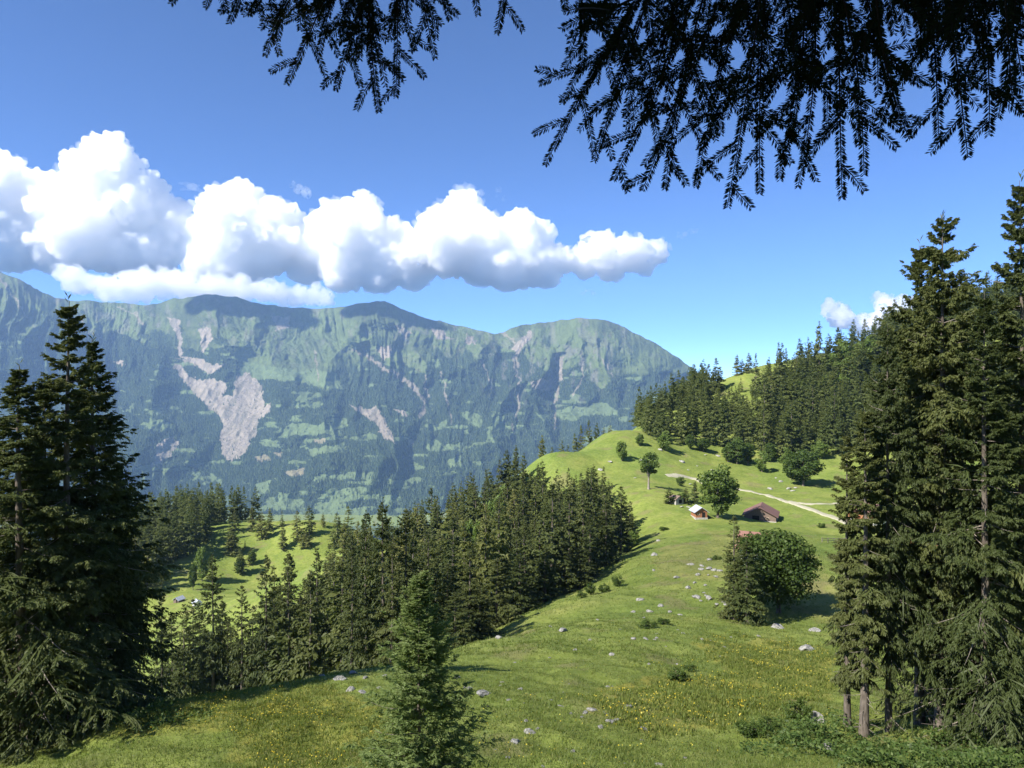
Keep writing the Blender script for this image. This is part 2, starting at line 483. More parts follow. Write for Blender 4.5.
wr = 0.6 * fbm(PXg / 60, PYg / 60, 33, 3)
rel += 280 * (ridged(PXg / 58 + 1.5 * wr, PYg / 110 + wr, 31, 2) - 0.45)
rel += 180 * (ridged(PXg / 24 + 2.2 * wr + 0.006 * PYg * np.sin(PXg / 70), PYg / 46 - wr, 35, 4) - 0.45)
rel += 42 * fbm(PXg / 6, PYg / 7, 36, 4)
gul = ridged(PXg / 13 + 2.5 * wr - 0.02 * PYg * np.sin(PXg / 45 + 1), PYg / 60, 38, 3)
rel += 70 * (0.5 - gul) * smooth(430, 360, PYg)
calm = smooth(8, 34, np.minimum(dist_line(PXg, PYg, [(172, 318), (180, 345), (195, 380), (225, 430), (238, 455)]), dist_line(PXg, PYg, [(252, 372), (246, 420), (232, 455)])))
rel *= 0.22 + 0.78 * calm
env = smooth(-0.03, 0.22, Sg) * (0.35 + 0.65 * smooth(1.0, 0.9, Sg))
dep = base - rel * env
dep = np.maximum.accumulate(dep, 0) if False else dep
MX = (PXg - 512) / F * dep; MZ = (HY - PYg) / F * dep; MY = dep
# far side of the crest
nb = 10
bx = []; by = []; bz = []
for k in range(1, nb + 1):
    d = dep[-1] + 130 * k; bx.append((cols - 512) / F * d); by.append(d); bz.append(MZ[-1] - 60 * k - 6 * k * k)
VX = np.concatenate([MX, np.array(bx)]); VY = np.concatenate([MY, np.array(by)]); VZ = np.concatenate([MZ, np.array(bz)])
px_, py_ = wxm, wym
fx_ = PXg + 2.6 * fbm(PXg / 5, PYg / 4, 61, 3) + 4 * fbm(PXg / 17, PYg / 14, 62, 2); fy_ = PYg + 2.0 * fbm(PXg / 6, PYg / 4, 63, 3) + 3 * fbm(PXg / 15, PYg / 14, 64, 2)


def c7(*p): return [(x * 0.3386, 260 + y * 0.3386) for x, y in p]
def c8(*p): return [(280 + x * 0.332, 290 + y * 0.332) for x, y in p]
def c5(*p): return [(140 + x * 0.254, 360 + y * 0.254) for x, y in p]


TREEL = [(-200, 345), (0, 332), (60, 337), (110, 330), (150, 347), (200, 350), (236, 346), (245, 380), (290, 380), (330, 391), (350, 388), (362, 365), (376, 352), (398, 376), (412, 368), (424, 374),
         (440, 348), (452, 366), (470, 372), (482, 352), (492, 342), (520, 355), (545, 372), (575, 366), (600, 388), (625, 376), (660, 372), (690, 378), (1300, 400)]
tl = np.interp(fx_, *np.array(TREEL).T)
above = fy_ < tl
grassy = np.array([0.150, 0.200, 0.075]); grass2 = np.array([0.105, 0.140, 0.060]); rockc = np.array([0.25, 0.235, 0.21])
forestc = np.array([0.036, 0.058, 0.028]); meadow = np.array([0.165, 0.225, 0.10]); hay = np.array([0.28, 0.25, 0.15]); scree = np.array([0.40, 0.345, 0.275])
def cmix(c, m, col): return c * (1 - m[..., None]) + np.asarray(col) * m[..., None]
cover = np.zeros(PXg.shape + (3,)) + forestc
f1 = fbm(PXg / 26, PYg / 18, 71, 4); f2 = fbm(PXg / 7, PYg / 9, 72, 4); st = ridged(PXg / 9 + wr * 3 - 0.03 * PYg * np.sin(PXg / 45 + 1), PYg / 55, 73, 3)
up = cmix(np.zeros(PXg.shape + (3,)) + grassy, smooth(0.0, 0.45, f1), grass2)
up = cmix(up, smooth(0.62, 0.85, st) * 0.55, grass2 * 0.6)
up = cmix(up, smooth(0.16, 0.42, f2 - 0.30 * f1) * smooth(385, 320, PYg) * 0.45, rockc)
up = cmix(up, smooth(0.62, 0.85, ridged(PXg / 12 + wr * 3, PYg / 40, 78, 3)) * smooth(0.05, 0.35, fbm(PXg / 22, PYg / 22, 79, 3)) * 0.45, scree * 0.6)
bush = smooth(0.05, 0.28, fbm(PXg / 13, PYg / 20, 74, 4) - 0.010 * (tl - fy_))
up = cmix(up, bush * 0.85, forestc * 1.3)
leftm = smooth(150, 80, PXg)
up = cmix(up, leftm * smooth(0.05, 0.4, fbm(PXg / 15 - 0.05 * PYg, PYg / 25, 75, 4)) * 0.7, forestc * 1.6)
cover = np.where(above[..., None], up, cover)
fmask = (~above).astype(float) * 1.0
fmask = np.where(above, bush * 0.8 * (fy_ > tl - 30), fmask)
# small clearings of the lower slopes
spots = (fbm(PXg / 16, PYg / 6, 81, 3) - 0.47 + 0.24 * smooth(420, 500, PYg) > 0) & ~above
cover[spots] = meadow * 0.9; fmask[spots] = 0
low = (fbm(PXg / 30, PYg / 7, 82, 4) + smooth(480, 520, PYg) * 0.66 > 0.50) & ~above
cover[low] = meadow; fmask[low] = 0
MEAD = [c8((40, 335), (70, 305), (85, 330), (140, 345), (110, 355), (60, 362)), c8((0, 410), (90, 422), (200, 388), (205, 410), (120, 430), (0, 442)),
        c8((85, 480), (150, 468), (212, 475), (150, 495), (90, 502)), c8((120, 560), (230, 558), (240, 570), (130, 576)), c8((120, 610), (260, 588), (270, 605), (120, 632)),
        c8((320, 574), (385, 574), (380, 582), (322, 582)), c8((0, 612), (50, 608), (45, 652), (0, 652)), c8((440, 470), (460, 453), (490, 468), (545, 458), (542, 480), (450, 487)),
        c8((440, 420), (500, 393), (507, 410), (450, 427)), c8((540, 370), (580, 363), (612, 400), (600, 422), (545, 392)),
        c8((645, 380), (672, 378), (668, 410), (645, 435), (652, 462), (618, 462), (628, 430)), c8((510, 516), (555, 498), (552, 532), (512, 542)), c8((768, 368), (802, 368), (797, 392)),
        c8((848, 365), (900, 352), (970, 338), (1022, 358), (1012, 378), (930, 376), (912, 392), (850, 387)), c5((600, 180), (650, 120), (670, 160), (735, 170), (700, 190), (640, 195)),
        c5((520, 290), (600, 250), (690, 255), (800, 230), (825, 262), (640, 300)), c5((660, 370), (800, 330), (830, 360), (700, 375)), c5((20, 275), (50, 215), (130, 265), (100, 285)),
        c5((200, 470), (240, 460), (245, 480)), c5((460, 480), (510, 475), (515, 520), (465, 545)), c5((530, 525), (610, 520), (605, 545)), c5((710, 520), (900, 500), (900, 515), (710, 545)), c5((510, 560), (640, 555), (640, 600), (520, 590)),
        c5((720, 460), (860, 458), (850, 472), (730, 474)), c5((0, 570), (120, 560), (180, 575), (120, 600), (0, 610)),
        [(236, 350), (250, 362), (280, 368), (335, 372), (345, 392), (300, 382), (262, 380), (243, 377)]]
for p in MEAD:
    m = in_poly(fx_, fy_, p); cover[m] = meadow; fmask[m] = 0
for p in [c8((20, 550), (80, 533), (76, 556), (20, 562)), c5((460, 380), (500, 365), (515, 400), (465, 405)), c5((535, 360), (570, 365), (560, 390), (540, 385)), c5((570, 445), (650, 420), (655, 440), (575, 455)), c5((690, 305), (725, 300), (725, 330), (695, 330))]:
    m = in_poly(fx_, fy_, p); cover[m] = hay; fmask[m] = 0
SCREE = [c7((700, 340), (735, 335), (775, 370), (775, 440), (802, 422), (800, 440), (765, 470), (755, 520), (725, 570), (685, 598), (658, 575), (650, 520), (655, 470), (600, 420), (545, 365), (512, 308), (540, 310),
            (560, 345), (600, 355), (640, 350), (665, 365), (660, 400), (690, 400), (695, 360)),
         c7((488, 165), (540, 183), (530, 215), (540, 278), (590, 290), (625, 310), (668, 308), (620, 337), (560, 302), (528, 275), (522, 230)), c7((580, 205), (618, 200), (632, 230), (600, 278), (590, 240)),
         c7((448, 610), (460, 550), (505, 518), (532, 540), (505, 575), (480, 600)), c7((340, 300), (370, 293), (365, 320)),
         c8((205, 345), (260, 355), (295, 350), (322, 400), (347, 462), (318, 450), (288, 400), (250, 378)), c8((290, 175), (330, 165), (342, 200), (310, 215)),
         c8((450, 108), (500, 128), (522, 152), (478, 150)), c8((695, 180), (750, 120), (757, 140), (715, 192)), c8((0, 90), (30, 78), (30, 118), (8, 122)),
         c8((750, 275), (830, 262), (832, 300), (760, 304)), c8((378, 452), (402, 450), (400, 468), (382, 470)), c8((825, 190), (852, 200), (847, 282), (832, 260)), c8((345, 355), (390, 372), (385, 382), (350, 366)),
         c8((350, 100), (400, 128), (378, 150)), c8((560, 130), (590, 150), (585, 165), (560, 155)), c7((800, 165), (855, 165), (850, 205), (815, 208)), c7((650, 0), (700, 0), (690, 5))]
slid = fbm((PXg + 0.55 * PYg) / 3.2, (PYg - 0.3 * PXg) / 15, 91, 3)
sx_ = PXg + 2.4 * fbm(PXg / 3, PYg / 4, 65, 3) + 2.6 * fbm(PXg / 12, PYg / 12, 66, 2); sy_ = PYg + 3.0 * fbm(PXg / 3.5, PYg / 4, 67, 3)
for i, p in enumerate(SCREE):
    m = in_poly(sx_, sy_, p)
    cc = cmix(np.zeros(PXg.shape + (3,)) + scree, smooth(-0.05, 0.45, slid) * 0.62, (0.17, 0.165, 0.125))
    if i in (5, 10, 15): cc = cc * 0.85
    cover[m] = cc[m]; fmask[m] = 0
for wd, pl in [(1.9, c8((225, 178), (320, 240), (400, 285), (435, 330), (425, 378))), (1.1, c8((440, 255), (442, 320))), (1.3, c8((838, 270), (830, 330), (828, 420))), (1.1, c8((705, 200), (722, 300), (715, 390))),
               (1.2, c8((640, 110), (700, 150), (720, 230))), (1.0, c8((905, 190), (912, 270), (880, 320))), (0.8, c8((110, 180), (115, 270))), (0.8, c8((490, 250), (500, 330), (520, 400))), (0.9, c8((610, 210), (640, 300))), (0.9, c8((700, 400), (705, 460))), (1.0, c8((965, 200), (1000, 260))), (0.9, c7((235, 170), (260, 215), (300, 235))), (0.9, c7((345, 140), (400, 160), (420, 195))), (0.8, c7((560, 300), (520, 290))), (1.0, c7((0, 50), (40, 110), (80, 170)))]:
    dl = dist_line(sx_, sy_, pl); m = smooth(wd * 1.3, wd * 0.6, dl) * 0.75
    cover = cmix(cover, m, scree * 0.9); fmask[dl < wd * 1.4] = 0
craggy = smooth(0.12, 0.4, fbm(PXg / 7, PYg / 13, 95, 4)) * smooth(470, 505, PXg) * smooth(640, 590, PXg) * smooth(335, 350, PYg) * smooth(415, 385, PYg)
cover = cmix(cover, craggy * 0.6, rockc); 
cover *= 0.66 * (1 + 0.13 * fbm(PXg / 3, PYg / 3, 97, 2))[..., None]
cov_all = np.concatenate([cover, np.repeat(cover[-1:], nb, 0)])
t = NT('mountain side')
n = t.noise(0.02, 5, 0.65, t.pos())
c = t.mix(1.0, t.attr('cover').outputs['Color'], t.ramp(n, [(0.3, (0.84,) * 3), (0.7, (1.14,) * 3)]), 'MULTIPLY')
M['mountain'] = t.surf(t.princ(c, 0.95, t.bump(n, 0.9, 40.0), 0.05))
mt = np_mesh('mountains', np.stack([VX, VY, VZ], -1).reshape(-1, 3), [grid_polys(*VX.shape)], [M['mountain']], dict(cover=cov_all.reshape(-1, 3)), True)
tag(link('mountains', mt), kind='structure')

# woods on the far slopes: tens of thousands of small conifers
NF = 56000
tx = rng.uniform(-15, 730, NF * 2); ts = rng.uniform(-0.02, 0.97, NF * 2)
ci = np.clip(np.searchsorted(cols, tx), 1, len(cols) - 1); ri = np.clip(np.searchsorted(srow, ts), 1, len(srow) - 1)
keep = rng.uniform(0, 1, NF * 2) < fmask[ri, ci] * (1 - 0.35 * (f1[ri, ci] > 0.25))
keep |= (rng.uniform(0, 1, NF * 2) < 0.025) & (cover[ri, ci, 0] < 0.3) & (PYg[ri, ci] > 400)
ci, ri = ci[keep], ri[keep]
fr = rng.uniform(0, 1, len(ci))
bp = np.stack([MX[ri, ci] * fr + MX[ri, ci - 1] * (1 - fr), MY[ri, ci] * fr + MY[ri, ci - 1] * (1 - fr), MZ[ri, ci] * fr + MZ[ri, ci - 1] * (1 - fr)], 1)
hh = rng.uniform(11, 27, len(bp)); rr = hh * rng.uniform(0.20, 0.32, len(bp)); a0 = rng.uniform(0, 6.28, len(bp))
Vt = np.zeros((len(bp), 5, 3), np.float32)
for k in range(4):
    Vt[:, k, 0] = bp[:, 0] + rr * np.cos(a0 + k * math.pi / 2); Vt[:, k, 1] = bp[:, 1] + rr * np.sin(a0 + k * math.pi / 2); Vt[:, k, 2] = bp[:, 2] - 3
Vt[:, 4] = bp; Vt[:, 4, 2] += hh
ix = np.arange(len(bp))[:, None] * 5
fc = np.concatenate([ix + np.array([k, (k + 1) % 4, 4]) for k in range(4)])
M['far_wood'] = foliage_mat('distant forest', (0.024, 0.042, 0.018), (0.040, 0.064, 0.027), (0.072, 0.10, 0.038), 0.0, 0.0)
tag(link('forest', np_mesh('forest', Vt.reshape(-1, 3), [fc], [M['far_wood']], dict(tint=np.repeat(rng.uniform(0, 1, len(bp)), 5)))),
    kind='stuff', label='conifer woods covering the far mountain slopes')

# ------------------------------------------------------------------ air
def haze_box():
    bm = bmesh.new(); bmesh.ops.create_cube(bm, size=1)
    bmesh.ops.scale(bm, vec=(20000, 10700, 2200), verts=bm.verts)
    bmesh.ops.translate(bm, vec=(0, 4850, 200), verts=bm.verts)
    me = bpy.data.meshes.new('haze'); bm.to_mesh(me); bm.free()
    t = NT('valley haze')
    v = t.n('VolumePrincipled', ins={'Color': (0.38, 0.60, 1.0, 1), 'Density': 4.3e-5, 'Anisotropy': 0.1})
    t.l(v.outputs[0], t.out.inputs['Volume'])
    t.m.cycles.homogeneous_volume = True
    me.materials.append(t.m)
    tag(link('haze', me), kind='stuff', label='blue summer haze between the pasture and the mountains')


haze_box()

# ------------------------------------------------------------------ clouds, far behind the crest
CD = 13500.0
def cloud_mat():
    t = NT('cumulus')
    s = t.n('BsdfDiffuse', ins={'Color': (0.93, 0.93, 0.93, 1)})
    tr = t.n('BsdfTranslucent', ins={'Color': (0.93, 0.93, 0.95, 1)})
    m = t.n('MixShader', ins={0: 0.25}); t.l(s.outputs[0], m.inputs[1]); t.l(tr.outputs[0], m.inputs[2])
    return t.surf(m.outputs[0])


def cloud_vol(dens, g=0.6, c=0.978):
    t = NT('cumulus vapour')
    v = t.n('VolumeScatter', ins={'Color': (c, c, c, 1), 'Density': dens, 'Anisotropy': g})
    t.l(v.outputs[0], t.out.inputs['Volume']); t.m.cycles.homogeneous_volume = True
    return t.m


M['cloud'] = cloud_vol(0.020)
M['cloud_edge'] = cloud_vol(0.0032)
M['thin_cloud'] = cloud_vol(0.0014)
tx1 = bpy.data.textures.new('billow', 'CLOUDS'); tx1.noise_scale = 300; tx1.noise_depth = 5; tx1.noise_basis = 'ORIGINAL_PERLIN'
tx2 = bpy.data.textures.new('billow fine', 'CLOUDS'); tx2.noise_scale = 110; tx2.noise_depth = 5


def ico(sub):
    bm = bmesh.new(); bmesh.ops.create_icosphere(bm, subdivisions=sub, radius=1)
    bm.verts.ensure_lookup_table()
    V = np.array([v.co[:] for v in bm.verts]); Fc = np.array([[v.index for v in f.verts] for f in bm.faces]); bm.free()
    return V, Fc


ICO = {k: ico(k) for k in (1, 2, 3)}


def balls(name, items, mat, z0=None, flat=0.25):
    """items: centre, three radii, subdivision"""
    Vs = []; Fs = []; n = 0
    for c, rr_, sub in items:
        V, Fc = ICO[sub]; Vs.append(V * np.asarray(rr_) + np.asarray(c)); Fs.append(Fc + n); n += len(V)
    V = np.concatenate(Vs)
    if z0 is not None: V[:, 2] = np.where(V[:, 2] < z0, z0 + (V[:, 2] - z0) * flat, V[:, 2])
    return np_mesh(name, V, [np.concatenate(Fs)], [mat])


def cloud(name, blobs, base_py, label, depth=CD, voxel=20, seed=1, kids=22, mat=None, kidr=(0.16, 0.46), flat=0.25):
    r = np.random.default_rng(seed)
    bl = []
    k = depth / F
    zb = (HY - base_py) * k
    for (px, py, rad) in blobs:
        c = np.array(W(px, py, depth)); c[1] += r.uniform(-0.5, 0.5) * rad * k; R = rad * k
        bl.append((c, R))
        for i in range(kids):
            v = r.normal(size=3); v[2] = abs(v[2]) * 0.9; v /= np.linalg.norm(v)
            q = R * r.uniform(*kidr); c2 = c + v * R * 0.85
            bl.append((c2, q))
            for j in range(5):
                v2 = v + r.normal(size=3) * 0.7; v2 /= np.linalg.norm(v2)
                bl.append((c2 + v2 * q * 0.85, q * r.uniform(0.25, 0.5)))
    o0 = np.array(W(*blobs[0][:2], depth))
    z0 = zb - o0[2]
    me = balls(name, [(c - o0, (R, R, R * 0.95), 1 if R < 90 else 2 if R < 300 else 3) for c, R in bl], mat or M['cloud'], z0, flat)
    o = link(name, me, loc=tuple(o0))
    rm = o.modifiers.new('merge', 'REMESH'); rm.mode = 'VOXEL'; rm.voxel_size = voxel
    d1 = o.modifiers.new('billow', 'DISPLACE'); d1.texture = tx1; d1.strength = 330; d1.mid_level = 0.5; d1.texture_coords = 'LOCAL'
    d2 = o.modifiers.new('fine', 'DISPLACE'); d2.texture = tx2; d2.strength = 170; d2.mid_level = 0.5; d2.texture_coords = 'LOCAL'
    tag(o, label, 'cloud', 'fair weather clouds')
    it = []                                                 # torn thin rim of the cloud
    for c, R in bl:
        if R < 0.005 * depth: continue
        for q in range(3):
            v = r.normal(size=3); v[2] = abs(v[2]) * 0.7; v /= np.linalg.norm(v)
            R2 = R * r.uniform(0.28, 0.58); p = c - o0 + v * (R * r.uniform(0.7, 0.95))
            it.append((p, (R2 * 1.25, R2, R2 * 0.8), 2))
    if it:
        me = balls('wisps', it, M['cloud_edge'], z0, flat)
        w_ = link('wisps', me, o)
        rm = w_.modifiers.new('merge', 'REMESH'); rm.mode = 'VOXEL'; rm.voxel_size = voxel
        e1 = w_.modifiers.new('billow', 'DISPLACE'); e1.texture = tx2; e1.strength = 260; e1.mid_level = 0.52; e1.texture_coords = 'LOCAL'
    return o


cy.volume_bounces = 72; cy.max_bounces = 72
cloud('cumulus_cloud', [(112, 178, 32), (118, 150, 13), (92, 192, 32), (146, 208, 28), (58, 214, 36), (10, 200, 34), (-40, 215, 45), (20, 244, 32), (60, 252, 28), (120, 256, 26), (95, 240, 36), (165, 226, 26), (150, 250, 28), (10, 165, 8), (40, 184, 13)], 272,
      'tall white cumulus tower rising over the left end of the mountain crest', seed=3)
cloud('cumulus_cloud', [(236, 205, 25), (245, 240, 38), (275, 225, 22), (268, 250, 32), (215, 245, 30), (222, 222, 20), (290, 218, 12), (240, 265, 28), (205, 262, 24)], 284, 'rounded white cumulus between the tall cloud tower and the long cloud bank', seed=5)
cloud('cumulus_cloud', [(366, 212, 16), (352, 238, 32), (320, 250, 28), (375, 250, 34), (395, 245, 22), (330, 232, 14), (410, 262, 28), (345, 270, 26), (305, 262, 22), (380, 272, 24)], 290, 'white cumulus with a small knob on top above the middle summit', seed=8)
cloud('cumulus_cloud', [(466, 204, 16), (474, 220, 14), (450, 248, 34), (485, 252, 36), (524, 240, 24), (510, 265, 30), (540, 265, 26), (430, 238, 18), (560, 262, 14)], 292, 'flat-based white cumulus with a leaning tower above the saddle', seed=9)
cloud('cumulus_cloud', [(604, 252, 20), (628, 256, 19), (585, 262, 16), (655, 252, 13), (645, 264, 12), (612, 268, 16)], 282, 'small separate cumulus above the rounded green summit', seed=12, voxel=16)
cloud('cumulus_cloud', [(58, 273, 9), (72, 280, 14), (86, 286, 12), (100, 288, 13), (116, 292, 13), (132, 290, 14), (148, 287, 16), (166, 286, 16), (184, 288, 14), (200, 291, 13), (216, 292, 13), (232, 293, 13), (248, 292, 14), (264, 293, 13), (280, 295, 12), (296, 296, 11), (312, 297, 10), (328, 298, 9)], 306, 'low creamy cloud bank touching the crest behind the left summits', depth=12300, seed=14, voxel=20, mat=cloud_vol(0.008))
cloud('cumulus_cloud', [(833, 312, 11), (842, 318, 12), (862, 326, 12), (885, 303, 10), (893, 312, 14), (915, 318, 18), (880, 325, 14)], 340, 'small white cumulus peeping over the wooded hill on the right', seed=16, voxel=14)
cloud('cumulus_cloud', [(299, 190, 5), (294, 187, 4), (304, 193, 4)], 200, 'tiny puff of cloud floating above the rounded cumulus', seed=18, voxel=9, mat=M['cloud_edge'])

def streak(blobs, label, dens, depth=14500):
    c0 = np.array(W(*blobs[0][:2], depth)); k = depth / F
    it = []
    r = np.random.default_rng(int(blobs[0][0]))
    for px, py, hw, hh_ in blobs:
        c = np.array(W(px, py, depth)) - c0
        for q in range(9):
            f = r.uniform(-0.8, 0.8); g_ = r.uniform(0.15, 0.45)
            it.append((c + np.array([f * hw * k, r.uniform(-200, 200), r.normal(0, 0.4) * hh_ * k]), (hw * k * g_, hw * k * 0.25, hh_ * k * r.uniform(0.3, 0.8)), 2))
    o = link('cirrus_cloud', balls('cirrus_cloud', it, cloud_vol(dens)), None, tuple(c0))
    rm = o.modifiers.new('merge', 'REMESH'); rm.mode = 'VOXEL'; rm.voxel_size = 26
    d1 = o.modifiers.new('billow', 'DISPLACE'); d1.texture = tx2; d1.strength = 60; d1.mid_level = 0.5; d1.texture_coords = 'LOCAL'
    tag(o, label, 'cloud', None)


streak([(686, 234, 9, 3), (690, 232, 9, 3)], 'torn little wisp of cloud right of the separate cumulus', 0.0016)
streak([(498, 192, 5, 4), (503, 199, 6, 3)], 'torn little wisp of cloud right of the leaning cloud tower', 0.0014)
streak([(205, 190, 18, 4), (190, 186, 14, 3), (215, 200, 14, 4)], 'faint veil between the tall cloud tower and the rounded cumulus', 0.0014)
streak([(588, 292, 7, 4)], 'torn scrap of cloud hanging below the separate cumulus', 0.0020)


# clouds out of view on the sun's side: their shadows lie on the crest and on the near pasture
def shading_cloud(target, t, blobs, label, mat, seed):
    c = Vector(target) + SUN * t
    r = np.random.default_rng(seed)
    it = []
    for dx, dy, R in blobs:
        for k in range(14):
            v = norm3(r.normal(size=3)); q = R * (1 if k == 0 else r.uniform(0.3, 0.5)); o = v * R * (0 if k == 0 else 0.85)
            it.append(((dx + o[0], dy + o[1], o[2] * 0.7), (q, q, q * 0.75), 2))
    me = balls('cumulus_cloud', it, mat)
    o = link('cumulus_cloud', me, loc=c)
    rm = o.modifiers.new('merge', 'REMESH'); rm.mode = 'VOXEL'; rm.voxel_size = max(b[2] for b in blobs) / 14
    d1 = o.modifiers.new('billow', 'DISPLACE'); d1.texture = tx2; d1.strength = 45; d1.mid_level = 0.5; d1.texture_coords = 'LOCAL'
    tag(o, label, 'cloud', None)


def norm3(v): return v / (np.linalg.norm(v) + 1e-9)


shading_cloud(W(243, 312, 8350), 5200, [(0, 0, 330), (380, 60, 280), (-330, 0, 240)], 'cumulus out of view at upper left whose shadow darkens the left summit', M['cloud'], 31)
shading_cloud(W(378, 310, 8350), 5700, [(0, 0, 260), (300, 0, 220), (-240, 40, 200)], 'cumulus out of view at upper left whose shadow darkens the middle summit', M['cloud'], 32)
shading_cloud((0, 88, -30), 2600, [(0, 0, 105), (-20, -55, 95), (85, 10, 85), (-85, 5, 85), (30, 40, 90), (-40, 45, 70)], 'thin cloud out of view behind the camera, shading the near pasture', M['thin_cloud'], 33)
# ------------------------------------------------------------------ tree builders
def norm(a): return a / (np.linalg.norm(a, axis=-1, keepdims=True) + 1e-9)


def kites(b, d, l, wdt, r, tilt=0.6, sag=0.12):
    """tapered four-cornered sprays: base points b, directions d, lengths l, half widths wdt"""
    n = len(b)
    up = np.zeros((n, 3)); up[:, 2] = 1; up += r.normal(size=(n, 3)) * tilt
    p = norm(np.cross(d, up))
    m = b + d * (l * 0.45)[:, None]
    t = b + d * l[:, None]; t[:, 2] -= sag * l
    V = np.stack([b, m + p * wdt[:, None], t, m - p * wdt[:, None]], 1)
    return V.reshape(-1, 3)


def cone_tube(pts, rad, sides=7):
    """tapered tube through pts"""
    pts = np.asarray(pts, float); n = len(pts)
    tg = norm(np.gradient(pts, axis=0))
    ref = np.where(np.abs(tg[:, 2:3]) > 0.9, np.array([[1.0, 0, 0]]), np.array([[0, 0, 1.0]]))
    u = norm(np.cross(tg, ref)); v = np.cross(tg, u)
    a = np.linspace(0, 2 * math.pi, sides, endpoint=False)
    V = pts[:, None] + np.asarray(rad)[:, None, None] * (np.cos(a)[None, :, None] * u[:, None] + np.sin(a)[None, :, None] * v[:, None])
    i = (np.arange(n - 1)[:, None] * sides + np.arange(sides)[None]).ravel()
    j = (np.arange(n - 1)[:, None] * sides + (np.arange(sides)[None] + 1) % sides).ravel()
    return V.reshape(-1, 3), np.stack([i, j, j + sides, i + sides], 1)


class Acc:
    def __init__(s): s.V = []; s.F = []; s.n = 0
    def add(s, V, Fc): s.V.append(V); s.F.append(Fc + s.n); s.n += len(V)
    def mesh(s, name, mat, smooth_shade=True, attrs=None):
        return np_mesh(name, np.concatenate(s.V), [np.concatenate(s.F)], [mat], attrs, smooth_shade)


